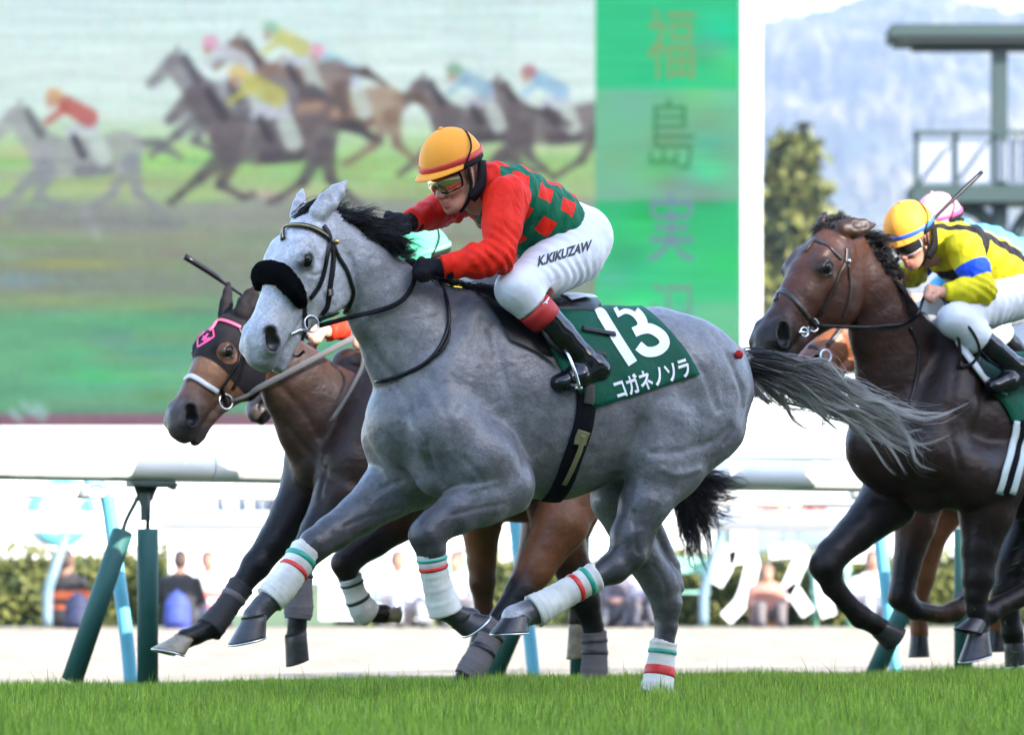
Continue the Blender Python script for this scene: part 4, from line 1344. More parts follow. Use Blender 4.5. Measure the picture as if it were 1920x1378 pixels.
        P = [hp(ctr[0] + math.cos(a) * .114 * s, ctr[1] - .010, math.sin(a) * .098 * s) for a in np.linspace(0, 2 * math.pi, 33)[:-1]]
        V_, F_ = tube(P, .014, 8, up=self.u, flat=1.1, closed=True); obj('skull_cap', V_, F_, m_b, he)
        if strap:
            for z in (1, -1):
                P = [hp(.01, .03, z * .100), hp(.006, -.03, z * .082), hp(.025, -.085, z * .058), hp(.045, -.118, z * .02)]
                V_, F_ = tube(P, .009, 8, smooth_n=5, up=self.c, flat=.4); obj('chin_strap', V_, F_, m_b, he)
                P = [hp(-.085, .03, z * .078), hp(-.052, -.035, z * .082), hp(-.018, -.062, z * .080), hp(.014, -.080, z * .066)]
                V_, F_ = tube(P, .022, 8, smooth_n=5, up=self.c, flat=.4); obj('chin_strap', V_, F_, m_b, he)
            for z in (1, -1):                      # elastic over the cap
                P = [hp(.030, .055, z * .112), hp(-.020, .100, z * .108), hp(-.060, .142, z * .080), hp(-.082, .160, z * .035)]
                P = [hp(ctr[0], ctr[1], 0) + unit(q - hp(ctr[0], ctr[1], 0)) * (np.linalg.norm(q - hp(ctr[0], ctr[1], 0)) * 0 + .1245 * s) for q in P]
                V_, F_ = tube(P, .0035, 6, smooth_n=5); obj('elastic', V_, F_, m_b, he)
        return he
    def goggles(self, lens, frame, dy=0.0, df=0.0, parent=None, strap=True):
        hp = self.h; V = []; m = 21; rows = 6
        for j in range(rows + 1):
            v = j / rows - .5
            for k in range(m):
                a = rad(-78 + 156 * k / (m - 1))
                bulge = .016 * math.cos(v * math.pi)
                notch = -.010 * math.exp(-(a / .25) ** 2) * (v < 0) * (-v * 2)
                V.append(hp((.074 + bulge + df) * math.cos(a) + .020, .008 + dy + v * (.074 - .018 * abs(math.sin(a)) ** 3) - notch * 1.0, (.070 + bulge * .6) * math.sin(a)))
        V = np.array(V)
        Fs = [(j * m + k, j * m + k + 1, (j + 1) * m + k + 1, (j + 1) * m + k) for j in range(rows) for k in range(m - 1)]
        g_ = obj('goggles', V, Fs, lens, self.root)
        rim = [V[k] for k in range(m)] + [V[(j + 1) * m - 1] for j in range(1, rows + 1)] + [V[rows * m + k] for k in range(m - 2, -1, -1)] + [V[j * m] for j in range(rows - 1, 0, -1)]
        V_, F_ = tube(rim, .0045, 6, closed=True); obj('frame', V_, F_, frame, g_)
        return g_

def rod(P, r, name, mt, label=None, cat=None, parent=None, seg=8, n=4):
    V, Fs = tube(P, r, seg, smooth_n=n)
    o = obj(name, V, Fs, mt, parent)
    if label: tag(o, label, cat)
    return o

# ------------------------------------------------------------------ rider of the grey horse
J1 = dict(head=(852, 334, .03), neck=(915, 343, .02), chest=(945, 372, 0), pelvis=(1078, 448, 0),
          shn=(950, 372, .17), eln=(935, 482, .25), wrn=(826, 502, .17), han=(790, 495, .14),
          shf=(878, 348, -.17), elf=(843, 388, -.24), wrf=(768, 416, -.08), haf=(738, 412, -.04),
          hipn=(1076, 476, .09), knn=(968, 543, .23), ann=(1100, 678, .27), hen=(1122, 692, .27), ton=(1050, 718, .27),
          hipf=(1040, 458, -.09), knf=(900, 514, -.22), anf=(1020, 660, -.28), hef=(1045, 672, -.28), tof=(975, 695, -.28))
R1 = Rider(LG, J1, T * .86 + N * .22 - Z * .42, None)
R1.grip = {'n': (-Z * .8 + N * .2, N * .5 + Z * .8), 'f': (-Z * .6 + N * .7, Z * .7 + N * .6)}
R1.hem = .075; R1.cuff = .085
p1 = R1.build('person in red and green checked silks crouched on the grey horse')
def checks(n, l, o):
    u = M(n, l, 'DIVIDE', o[0], .112); v = M(n, l, 'DIVIDE', o[1], .105)
    v = M(n, l, 'ADD', v, 20.25); row = M(n, l, 'FLOOR', v)
    sh = M(n, l, 'MULTIPLY', M(n, l, 'MODULO', row, 2.0), .5)
    fu = M(n, l, 'FRACT', M(n, l, 'ADD', M(n, l, 'ADD', u, sh), 20.15)); fv = M(n, l, 'FRACT', v)
    sq = M(n, l, 'MULTIPLY', M(n, l, 'LESS_THAN', fu, .54), M(n, l, 'LESS_THAN', fv, .56))
    f = M(n, l, 'MAXIMUM', sq, M(n, l, 'GREATER_THAN', o[2], .72))
    f = M(n, l, 'MAXIMUM', f, M(n, l, 'LESS_THAN', o[0], -.275))
    return mixcol(n, l, f, (.003, .115, .055), (.70, .018, .005))
_, SJ1 = R1.jacket(cloth_mat('red_green_checks', checks))
def plain(c): return lambda n, l, o: mixcol(n, l, o[0], c, c)
br1, SB1 = R1.breeches(cloth_mat('white_breeches', plain((.62, .63, .68)), .42, (14, .5, .012, (.5, 1.6, 1)), .45))
tv, tf = text_flat('K.KIKUZAW', .045)
w_ = tv[:, 0].max()
print_on('name_print', tv, tf, (1007, 500), (100 / w_, -32 / w_), (4, -25), SB1, mat('black_print', (.012, .012, .014), .6), br1, .0025)
m_boot = mat('patent_black', (.004, .004, .0045), .14, spec=.4, coat=.25)
R1.boots(m_boot, mat('red_band', (.42, .012, .012), .55))
R1.helmet(cloth_mat('orange_cap', plain((.80, .31, .035)), .55, (30, .25, .004, (1, 1, .3))), mat('red_ribbon', (.52, .035, .02), .5))
m_lens = mat('amber_lens', (.50, .42, .24), .05, .85, spec=.6)
R1.goggles(m_lens, mat('harness_black'))
m_glove = mat('black_glove', (.006, .006, .008), .75, spec=.12, bump=(140, .4, .003))
R1.gloves(m_glove)

# small white mark on the red boot band, and the near stirrup
_b = [o for o in p1.children if o.name.startswith('boot_band')][0]
_S = Surf(np.array([v.co[:] for v in _b.data.vertices]) + ORG[p1.name], np.array([tuple(p.vertices) for p in _b.data.polygons if len(p.vertices) == 4]))
for path in ([(1017, 569), (1023, 566), (1029, 558)], [(1022, 566), (1026, 569)]):
    v2, f2 = stroke_flat(path, 2.6, 4); print_on('maker_mark', v2, f2, (0, 0), (1, 0), (0, 1), _S, m_print, _b, .002)
_an = LG.p(1070, 722, .27)
_P = [_an + N * .062 - Z * .012, _an + N * .060 + Z * .05 + T * .02, _an + N * .03 + Z * .115 + T * .035, _an - N * .03 + Z * .115 + T * .035, _an - N * .060 + Z * .05 + T * .02, _an - N * .062 - Z * .012]
obj('stirrup', *tube(_P, .0065, 8, smooth_n=5), m_steel, sd)
obj('stirrup_tread', *box(_an - Z * .014, (.03, .125, .012), [T, N, Z], .003), m_steel, sd)
obj('stirrup_leather', *tube([_an + Z * .115 + T * .035 + N * .005, LG.p(1030, 640, .285), LG.p(1005, 590, .26)], .011, 8, up=N, flat=.25, smooth_n=4), m_leather, sd)

# ------------------------------------------------------------------ the other horses
def make_horse(lane, limbs, headP, headM, cols, ears, coat, label, h=.008, org_px=None, deep=1.1, mouth=.01, creases=()):
    L = Lane(lane); B = Body()
    for pts, k, vd, col in limbs:
        B.limb(chain(L, pts), k, vd, col)
    H = Head(L.p(*headP), L.p(*headM), deep)
    add_head(B, H, cols, ears, mouth)
    V, Q = B.mesh(h); C = B.colours(V, cols['body']); V = relax(V, Q, 3); C = paint_head(V, C, H, (.006, .005, .005), (.004, .003, .003))
    S = Surf(V, Q)
    if creases:
        Nn = vnormals(V, Q)
        for pts, amp, w in creases: V = crease(V, Nn, S, pts, amp, w)
        S = Surf(V, Q)
    o = obj('horse', V, Q, coat, None, org=(*L.p(org_px, 1250)[:2], 0), cols=C)
    tag(o, label, 'horse')
    eyes(H, o)
    return o, S, H, L, V, Q, C

# dark bay on the right, yellow-clad rider
kb = (.0165, .0066, .0042); kl = (.0070, .0040, .0035); kf = (.052, .0185, .0095); kn_ = (.030, .0108, .006); km = (.012, .008, .008)
def leg(*pts): return list(pts)
limbsC = [
    ([(1668, 835, 0, 92, .17), (1735, 808, 0, 140, .21), (1830, 812, 0, 155, .25), (1930, 820, 0, 158, .26), (2030, 805, 0, 142, .26), (2110, 790, 0, 122, .24), (2180, 790, 0, 92, .18)], .05, N, kb),
    ([(1594, 470, .05, 46, .062), (1628, 540, .04, 62, .075), (1662, 622, .02, 84, .095), (1700, 705, 0, 115, .13), (1745, 770, 0, 135, .17)], .05, N, [kf, kn_, kn_, kb, kb]),
    ([(1800, 650, .12, 44), (1775, 760, .15, 60), (1735, 850, .16, 62)], .045, None, kb),
    ([(1735, 650, -.12, 44), (1705, 760, -.15, 60), (1672, 840, -.16, 60)], .045, None, kb),
    ([(1655, 855, -.07, 52), (1680, 910, -.08, 44)], .03, None, kb), ([(1715, 865, .08, 55), (1740, 920, .09, 46)], .03, None, kb),
    ([(1735, 850, .16, 60), (1810, 890, .18, 66), (1855, 900, .18, 66)], .05, None, kb),
    ([(1862, 890, .17, 68), (1850, 960, .17, 54), (1838, 1030, .17, 39), (1834, 1085, .17, 33)], .03, None, [kb, kb, kl, kl]),
    ([(1834, 1085, .17, 33), (1830, 1112, .17, 25), (1831, 1140, .16, 23), (1838, 1165, .16, 20), (1835, 1184, .16, 23)], .02, None, kl),
    ([(1690, 880, -.16, 66), (1665, 940, -.16, 56), (1604, 1000, -.15, 40), (1562, 1038, -.15, 34), (1548, 1060, -.15, 33)], .03, None, [kb, kb, kl, kl, kl]),
    ([(1548, 1060, -.15, 33), (1562, 1098, -.15, 24), (1590, 1132, -.14, 20), (1614, 1156, -.14, 24), (1640, 1170, -.14, 20), (1652, 1178, -.14, 22)], .02, None, kl),
    ([(2110, 780, .13, 100, .12), (2090, 880, .16, 80, .09), (2030, 980, .17, 46), (1990, 1060, .17, 36)], .045, N, kb),
    ([(1990, 1060, .17, 36), (1935, 1108, .17, 24), (1875, 1136, .16, 21), (1852, 1150, .16, 24), (1836, 1160, .16, 21)], .02, None, kl),
    ([(2060, 790, -.13, 95, .11), (1985, 890, -.16, 72, .08), (1932, 985, -.16, 44), (1900, 1060, -.16, 35), (1890, 1105, -.16, 32)], .045, N, [kb, kb, kb, kl, kl]),
    ([(1890, 1105, -.16, 31), (1893, 1150, -.16, 22), (1898, 1184, -.16, 23), (1902, 1202, -.16, 22)], .02, None, kl)]
hC, SC, HC, LC, VC, QC, CC = make_horse(1.5, limbsC, (1572, 452, .05), (1416, 640, .13), dict(body=kb, face=kf, muzzle=km, ear=(.02, .009, .006)),
    ((-.105, -.065, .045), (-.09, .02, .02)), coat_material('bay_coat', .24, 6, .43, .1, .24), 'dark bay horse on the right with its foreleg folded', .0075, 1760, 1.1, .012,
    ((((1600, 700), (1640, 790), (1680, 860)), .008, .018), (((1690, 900), (1720, 940), (1760, 960)), .008, .014), (((1790, 700), (1780, 800), (1800, 880)), .006, .02), (((1545, 600), (1570, 625)), .004, .01)))
hoof(hC, LC.p(1650, 1176, -.14), LC.p(1664, 1220, -.14), LC.p(1692, 1166, -.14), N, m_hoof, None, .050)
hoof(hC, LC.p(1835, 1186, .16), LC.p(1802, 1240, .16), LC.p(1858, 1222, .16), N, m_hoof, m_shoe, .050)
hoof(hC, LC.p(1836, 1160, .16), LC.p(1792, 1178, .16), LC.p(1840, 1192, .16), N, m_hoof, None, .045)
hoof(hC, LC.p(1902, 1204, -.16), LC.p(1888, 1250, -.16), LC.p(1928, 1240, -.16), N, m_hoof, m_shoe, .048)
mane(hC, LC, [[(1525, 445, .03), (1545, 420, .04), (1575, 410, .04), (1590, 425, .05)], [(1550, 440, .04), (1580, 412, .05), (1612, 418, .05)],
    [(1600, 455, .06), (1625, 440, .09), (1650, 452, .09), (1665, 490, .08)], [(1620, 485, .06), (1645, 465, .10), (1670, 480, .10), (1690, 520, .08)],
    [(1640, 520, .06), (1665, 505, .11), (1690, 530, .10), (1700, 570, .10)], [(1665, 560, .05), (1690, 550, .10), (1705, 590, .10), (1710, 625, .10)],
    [(1690, 600, .05), (1712, 600, .10), (1720, 635, .10)]], 1100, .0019, 13, spread=.012, curl=.03, length_var=.4)
brC = bridle('bridle', 'brown leather bridle with silver rosette on the dark bay', SC, LC, HC, [
    ('browband', [(1500, 462), (1512, 453), (1528, 449), (1546, 458), (1562, 470), (1578, 486)], 11),
    ('headpiece', [(1588, 466), (1588, 480), (1586, 494)], 12),
    ('cheek_strap', [(1585, 494), (1577, 510), (1567, 532), (1553, 560), (1538, 588)], 10),
    ('throat_lash', [(1590, 496), (1594, 530), (1590, 570), (1580, 596)], 6),
    ('noseband', [(1450, 560), (1458, 550), (1470, 546), (1484, 555), (1498, 572), (1512, 592)], 11),
    ('chin_strap', [(1512, 592), (1524, 606), (1540, 618)], 9)], [(1521, 611, .030), (1584, 614, .020)], mat('brown_leather', (.022, .012, .009), .35))
V, Fs = sphere(SC.on(1587, 490, .012), .011, 14, 8); obj('rosette', V, Fs, m_steel, brC)
obj('bit', *tube([SC.on(1494, 622, .012), SC.on(1506, 620, .014), SC.on(1518, 617, .015)], .006, 8), m_steel, brC)
RN = [SC.on(1530, 612, .014), SC.on(1584, 615, .014), LC.p(1615, 614, .17), SC.on(1650, 612, .02), SC.on(1690, 608, .02), LC.p(1720, 590, .2), LC.p(1731, 560, .16), LC.p(1738, 546, .15)]
obj('rein', *tube(RN, .0085, 8, smooth_n=6, up=N, flat=.5), m_leather, brC)
RN = [LC.p(1768, 560, .2), LC.p(1784, 590, .24), LC.p(1794, 620, .25), LC.p(1800, 660, .25), LC.p(1796, 690, .24), LC.p(1800, 682, .24)]
obj('rein', *tube(RN, .009, 8, smooth_n=6, up=N, flat=.5), m_leather, brC)
RN = [LC.p(1772, 560, .2), LC.p(1800, 592, .28), LC.p(1828, 630, .30), LC.p(1836, 660, .29), LC.p(1822, 682, .27), LC.p(1800, 688, .25)]
obj('rein', *tube(RN, .008, 8, smooth_n=6, up=N, flat=.5), m_leather, brC)
GP = [SC.on(x, y, .004) for x, y in ((1705, 612), (1722, 650), (1722, 690), (1714, 728), (1704, 760))]
obj('neck_strap', *SC.strap(GP, .018, .006, .006), m_leather, brC)
m_navy = mat('dark_green_cloth', (.004, .055, .038), .65, bump=(90, .25, .003))
scC, SCC = number_cloth(SC, LC, [(1795, 636), (1815, 680), (1842, 722), (1880, 760), (1900, 800)], [(2050, 640), (2060, 680), (2070, 720), (2080, 760), (2085, 790)], 'plain dark green saddle cloth on the dark bay')
padC = [SC.on(x, y, .024) for x, y in ((1790, 625), (1806, 660), (1828, 695), (1856, 722), (1886, 738))]
sdC = empty('saddle', LC.p(1900, 640, 0)); tag(sdC, 'white edged saddle with pale girth on the dark bay', 'saddle')
obj('pad_edge', *SC.strap(padC, .042, .014, .020), mat('white_vinyl'), sdC)
for k, (dx, w, mt) in enumerate(((0, .022, mat('pale_girth', (.42, .48, .46), .6)), (15, .03, mat('girth_black')), (22, .02, mat('pale_girth')))):
    GP = [SC.on(x + dx, y, .004) for x, y in ((1905, 790), (1898, 830), (1886, 880), (1872, 925))]
    GP = [q for q in GP if q is not None]
    if len(GP) > 2: obj('girth', *SC.strap(GP, w * 2, .008, .010 + k * .003), mt, sdC)

# near black horse in a hood, left
ab = (.020, .0105, .0072); al = (.0050, .0038, .0038); an_ = (.055, .029, .020); af = (.125, .060, .032); am = (.045, .034, .032); ac = (.115, .042, .017)
limbsA = [
    ([(622, 858, 0, 82, .16), (690, 825, 0, 125, .2), (790, 815, 0, 140, .24), (900, 815, 0, 142, .26), (1000, 808, 0, 128, .25), (1080, 790, 0, 112, .24), (1150, 785, 0, 88, .18)], .05, N, ab),
    ([(470, 612, .05, 44, .06), (515, 665, .04, 56, .075), (560, 725, .02, 78, .092), (610, 785, 0, 105, .125), (680, 820, 0, 120, .16)], .05, N, [an_, an_, an_, an_, ab]),
    ([(720, 690, .12, 42), (690, 790, .15, 55), (655, 870, .16, 56)], .045, None, ab), ([(655, 690, -.12, 42), (625, 790, -.14, 55), (590, 860, -.15, 54)], .045, None, ab),
    ([(585, 865, -.15, 54), (580, 905, -.15, 54), (548, 960, -.15, 43), (512, 1018, -.15, 34), (480, 1060, -.15, 30)], .03, None, [ab, ab, al, al, al]),
    ([(480, 1060, -.15, 30), (452, 1098, -.15, 23), (420, 1142, -.14, 19), (394, 1176, -.13, 23), (368, 1190, -.13, 19), (348, 1197, -.13, 21)], .02, None, al),
    ([(655, 870, .15, 56), (640, 930, .16, 54), (598, 995, .16, 38), (568, 1045, .16, 30)], .03, None, [ab, ab, al, al]),
    ([(568, 1045, .16, 30), (562, 1080, .15, 21), (560, 1138, .14, 22), (557, 1170, .14, 19), (556, 1188, .14, 21)], .02, None, al),
    ([(1110, 790, .12, 88, .12), (1090, 890, .15, 72, .09), (1050, 985, .17, 52), (1004, 1065, .17, 38), (976, 1112, .17, 33)], .045, N, [ab, ac, ac, ac, al]),
    ([(976, 1112, .17, 33), (938, 1162, .17, 24), (908, 1215, .17, 20), (886, 1252, .17, 24), (868, 1278, .17, 22)], .02, None, al),
    ([(1060, 800, -.13, 88, .11), (1035, 900, -.15, 70, .08), (1046, 995, -.15, 50), (1078, 1075, -.15, 36), (1096, 1122, -.15, 33)], .045, N, [ab, ac, ac, ab, al]),
    ([(1096, 1122, -.15, 33), (1112, 1172, -.15, 22), (1116, 1250, -.15, 20), (1112, 1285, -.15, 24), (1098, 1304, -.15, 22)], .02, None, al),
    ([(1225, 800, 0, 22), (1262, 850, 0, 15), (1272, 930, 0, 11)], .03, None, al)]
hA, SA, HA, LA, VA, QA, CA = make_horse(2.3, limbsA, (452, 606, .05), (314, 792, .13), dict(body=ab, face=af, muzzle=am, ear=al),
    ((-.13, .03, .02), (-.13, .06, .02)), coat_material('brown_coat', .24, 6, .43, .1, .24), 'dark brown hooded horse at the left behind the grey', .008, 760, 1.12, .012,
    ((((540, 800), (580, 850), (620, 900)), .008, .018), (((500, 700), (560, 760), (600, 820)), .006, .018), (((610, 880), (600, 930)), .008, .014)))
hoof(hA, LA.p(346, 1197, -.13), LA.p(286, 1214, -.13), LA.p(352, 1230, -.13), N, m_hoof_pale, m_shoe, .048)
hoof(hA, LA.p(556, 1188, .14), LA.p(538, 1250, .14), LA.p(582, 1232, .14), N, m_hoof, None, .052)
hoof(hA, LA.p(866, 1280, .17), LA.p(836, 1322, .17), LA.p(884, 1322, .17), N, m_hoof, m_shoe, .048)
hoof(hA, LA.p(1096, 1306, -.15), LA.p(1066, 1336, -.15), LA.p(1112, 1336, -.15), N, m_hoof, m_shoe, .048)
m_gband = mat('grey_bandage', (.115, .10, .105), .85, noise=(14, .15), bump=(70, .5, .004, (1, 1, .25)))
m_bt = mat('black_tape', (.012, .012, .013), .5)
px_wrap(LA, hA, [(562, 1066, .15, 25), (561, 1100, .15, 25), (560, 1140, .14, 28), (558, 1160, .14, 25)], mats=m_gband, stripes=[(.1, .18, m_bt, 'tape')])
px_wrap(LA, hA, [(932, 1172, .17, 26), (912, 1208, .17, 24), (888, 1250, .17, 28), (874, 1270, .17, 25)], mats=m_gband, stripes=[(.15, .22, m_bt, 'tape'), (.38, .45, m_bt, 'tape')])
px_wrap(LA, hA, [(1113, 1185, -.15, 25), (1115, 1215, -.15, 24), (1114, 1260, -.15, 26), (1110, 1290, -.15, 27)], mats=m_gband, stripes=[(.15, .22, m_bt, 'tape'), (.35, .42, m_bt, 'tape')])
px_wrap(LA, hA, [(452, 1098, -.15, 26), (432, 1128, -.145, 23), (410, 1158, -.14, 25), (392, 1180, -.13, 27)], mats=mat('black_bandage', (.012, .011, .012), .7, bump=(70, .5, .004)), stripes=[(.2, .3, m_gband, 'tape')])
def brown_tail(u, t, r):
    k = np.clip(t * 1.0 + r.normal() * .1 - .2, 0, 1)[:, None] * min(1, u * 1.6)
    return (np.array([[.006, .005, .005]]) * (1 - k) + np.array([[.09, .07, .07]]) * k) * (.6 + .8 * r.random())
tail(hA, LA, [[(1262, 900, .03), (1272, 950, .03), (1284, 1010, .03), (1298, 1075, .03)], [(1268, 895, .0), (1285, 950, 0), (1298, 1010, 0), (1310, 1080, 0)],
              [(1270, 890, .0), (1300, 930, .0), (1325, 1000, .0), (1335, 1060, 0)], [(1272, 885, 0), (1310, 930, 0), (1360, 955, 0), (1415, 945, 0)], [(1270, 880, 0), (1310, 910, 0), (1370, 930, 0), (1420, 930, 0)], [(1265, 875, 0), (1310, 890, 0), (1350, 895, 0), (1400, 905, 0)]],
     1300, .0019, 15, cols=brown_tail, spread=.02, curl=.03, tipspread=1.5, length_var=.3)
# hood: a cloth skin over the face with eye openings
def shell(name, V, Q, mask, off, mt, parent, thick=.003):
    keep = (mask[Q] > -.03).any(axis=1)
    q = Q[keep]; idx = np.unique(q); mp = np.full(len(V), -1); mp[idx] = np.arange(len(idx))
    nn = vnormals(V, Q)[idx]
    Vt = V[idx] + nn * off
    o = obj(name, Vt, mp[q], mt, parent)
    a = o.data.attributes.new('mk', 'FLOAT', 'POINT'); a.data.foreach_set('value', mask[idx].astype(np.float32))
    return o
rel = (VA - HA.P); hx = rel @ HA.a / HA.s; hy = rel @ HA.b / HA.r; hz_ = rel @ HA.c / HA.r
deye = np.minimum(np.linalg.norm(np.column_stack([hx - EYE[0] - .004, hy - EYE[1] + .006, (hz_ - EYE[2]) * .5]), axis=1), np.linalg.norm(np.column_stack([hx - EYE[0], hy - EYE[1], (hz_ + EYE[2]) * .5]), axis=1))
hood_m = np.minimum.reduce([hx + .22, .27 - .10 * np.clip(-hy - .05, 0, .2) - hx, hy + .17 + .25 * (hx - .05), deye - .045, np.maximum(hx + .0, hy + .04)])
m_hood = mat('hood_cloth', (.009, .0072, .0085), .8, spec=.15, bump=(12, .5, .01))
_n = m_hood.node_tree.nodes; _l = m_hood.node_tree.links
_at = _n.new('ShaderNodeAttribute'); _at.attribute_name = 'mk'
_gt = _n.new('ShaderNodeMath'); _gt.operation = 'GREATER_THAN'; _gt.inputs[1].default_value = 0.0; _l.new(_at.outputs['Fac'], _gt.inputs[0])
_l.new(_gt.outputs[0], _n['Principled BSDF'].inputs['Alpha'])
hood = shell('hood', VA, QA, hood_m, .0035, m_hood, hA)
brA = bridle('bridle', 'black bridle with pink browband on the hooded horse', SA, LA, HA, [
    ('headpiece', [(448, 616), (455, 630), (457, 650)], 10),
    ('cheek_strap', [(456, 648), (449, 670), (438, 692), (425, 712), (414, 728)], 8),
    ('cheek_strap', [(458, 655), (455, 680), (448, 705), (436, 730)], 7),
    ('chin_strap', [(414, 728), (420, 745), (424, 762)], 8)], [(422, 753, .032)])
obj('noseband', *strap_px(SA, [(345, 712), (358, 707), (372, 713), (388, 724), (406, 735)], 11, LA, .008, .010), mat('white_strap', (.40, .41, .45), .4), brA)
obj('browband', *strap_px(SA, [(384, 612), (394, 606), (410, 604), (430, 607), (450, 616)], 7, LA, .010, .010), mat('pink_strap', (.62, .08, .16), .5), brA)
m_pink = mat('pink_print', (.62, .05, .20), .6)
SH = Surf(np.array([v.co[:] for v in hood.data.vertices]) + ORG[hA.name], np.array([p.vertices[:] for p in hood.data.polygons]))
for path in ([(371, 634), (384, 622), (397, 612)], [(397, 612), (400, 621), (402, 631)], [(402, 631), (387, 641), (371, 651)], [(371, 651), (371, 643), (371, 634)], [(379, 638), (385, 632), (391, 625)], [(381, 630), (387, 636), (394, 634)], [(383, 640), (389, 628)]):
    v2, f2 = stroke_flat(path, 3.2, 4); print_on('hood_mark', v2, f2, (0, 0), (1, 0), (0, 1), SH, m_pink, hood, .002)
obj('rein', *tube([SA.on(430, 752, .014), SA.on(462, 738, .018), LA.p(486, 727, .17), LA.p(560, 688, .2), LA.p(620, 656, .21), LA.p(662, 634, .2)], [.006, .010, .014, .014, .014, .014], 8, up=N, flat=.3, smooth_n=3), mat('grey_webbing', (.13, .12, .115), .8, bump=(150, .5, .003)), brA)
obj('rein', *tube([LA.p(680, 660, .2), LA.p(678, 690, .2), LA.p(650, 745, .2), LA.p(620, 790, .19)], .009, 8, up=N, flat=.5, smooth_n=4), mat('grey_webbing'), brA)

# chestnut behind it
bb_c = (.165, .060, .020); bl = (.07, .027, .012); bd_ = (.018, .010, .008)
limbsB = [
    ([(700, 880, 0, 80, .17), (770, 860, 0, 118, .2), (880, 855, 0, 128, .24), (980, 855, 0, 126, .25), (1080, 850, 0, 112, .23), (1150, 850, 0, 85, .18)], .05, N, bb_c),
    ([(572, 690, .03, 42, .06), (610, 740, .02, 55, .08), (650, 800, 0, 85, .1), (720, 850, 0, 108, .16)], .05, N, bl),
    ([(760, 920, .14, 52), (745, 980, .15, 42), (700, 1015, .15, 34), (662, 1042, .15, 29), (646, 1056, .15, 28)], .03, None, [bl, bl, bd_, bd_, bd_]),
    ([(646, 1056, .15, 28), (654, 1086, .15, 20), (672, 1122, .14, 18), (686, 1146, .14, 22), (706, 1150, .14, 18), (720, 1150, .14, 20)], .02, None, bd_),
    ([(905, 905, -.10, 58), (902, 985, -.12, 42), (903, 1050, -.12, 30), (904, 1090, -.12, 27), (907, 1140, -.12, 18), (905, 1180, -.12, 21), (895, 1215, -.12, 19)], .03, None, [bb_c, bb_c, bb_c, bl, bl, bl, bd_]),
    ([(1110, 850, .12, 76), (1075, 940, .14, 58), (1060, 1030, .14, 38), (1078, 1090, .14, 29), (1086, 1140, .14, 19), (1084, 1165, .14, 21)], .04, None, [bb_c, bb_c, bl, bd_, bd_, bd_]),
    ([(1080, 850, -.12, 76), (1030, 950, -.14, 52), (1000, 1050, -.14, 34), (960, 1120, -.14, 20), (935, 1180, -.14, 20)], .04, None, [bb_c, bb_c, bl, bd_, bd_])]
hB, SB_, HB, LB, VB, QB, CB = make_horse(3.0, limbsB, (575, 668, .03), (462, 765, .09), dict(body=bb_c, face=bl, muzzle=(.07, .055, .05), ear=bl),
    ((-.12, .02, .02), (-.12, .04, .02)), coat_material('chestnut_coat', .12, 6, .4), 'chestnut horse farthest in, mostly hidden behind the grey', .014, 860, 1.0)
hoof(hB, LB.p(722, 1150, .14), LB.p(744, 1166, .14), LB.p(742, 1128, .14), N, m_hoof_pale, m_shoe, .042)
hoof(hB, LB.p(1084, 1168, .14), LB.p(1064, 1236, .14), LB.p(1100, 1228, .14), N, m_hoof_pale, None, .044)
hoof(hB, LB.p(893, 1218, -.12), LB.p(868, 1254, -.12), LB.p(912, 1252, -.12), N, m_hoof, None, .044)
px_wrap(LB, hB, [(656, 1082, .15, 23), (666, 1112, .145, 22), (681, 1142, .14, 27), (694, 1152, .14, 25)], mats=m_band, stripes=[(.1, .16, m_bt, 'tape'), (.42, .48, m_bt, 'tape')])

# chestnut behind the dark bay
limbsD = [
    ([(1765, 850, 0, 80, .17), (1850, 830, 0, 128, .22), (1950, 830, 0, 136, .25), (2060, 820, 0, 125, .25), (2140, 810, 0, 100, .2)], .05, N, bl),
    ([(1650, 560, .03, 42, .06), (1690, 630, .02, 58, .08), (1740, 720, 0, 88, .1), (1800, 800, 0, 108, .16)], .05, N, bl),
    ([(1735, 900, .13, 52), (1716, 985, .14, 42), (1700, 1060, .14, 29), (1690, 1120, .14, 27)], .03, None, [bl, bl, bd_, bd_]),
    ([(1690, 1120, .14, 27), (1716, 1144, .14, 20), (1764, 1152, .14, 18), (1790, 1146, .14, 22), (1808, 1132, .14, 18)], .02, None, [bd_, bd_, bl, bl, bd_]),
    ([(1800, 900, -.13, 52), (1740, 1000, -.14, 40), (1728, 1080, -.14, 28), (1722, 1130, -.14, 19), (1724, 1190, -.14, 19)], .03, None, bb_c),
    ([(2020, 880, .12, 70), (1960, 980, .14, 44), (1890, 1060, .14, 30), (1874, 1120, .14, 20), (1870, 1180, .14, 20)], .03, None, bb_c)]
hD, SD, HD, LD, VD, QD, CD = make_horse(2.5, limbsD, (1650, 545, .03), (1486, 692, .10), dict(body=bl, face=(.16, .055, .02), muzzle=(.12, .05, .03), ear=bl),
    ((-.10, -.05, .03), (-.10, .0, .02)), coat_material('chestnut_coat', .12, 6, .4), 'chestnut horse half hidden behind the dark bay', .013, 1820, 1.05)
hoof(hD, LD.p(1808, 1130, .14), LD.p(1830, 1112, .14), LD.p(1800, 1100, .14), N, m_hoof, None, .04)
hoof(hD, LD.p(1724, 1192, -.14), LD.p(1706, 1232, -.14), LD.p(1742, 1230, -.14), N, m_hoof, None, .044)
hoof(hD, LD.p(1870, 1182, .14), LD.p(1850, 1222, .14), LD.p(1888, 1220, .14), N, m_hoof, None, .044)
brD = bridle('bridle', 'dark bridle on the half hidden chestnut at the right', SD, LD, HD, [
    ('cheek_strap', [(1592, 590), (1572, 622), (1550, 650)], 9), ('noseband', [(1508, 640), (1524, 650), (1540, 672)], 9)], [(1545, 668, .030)])

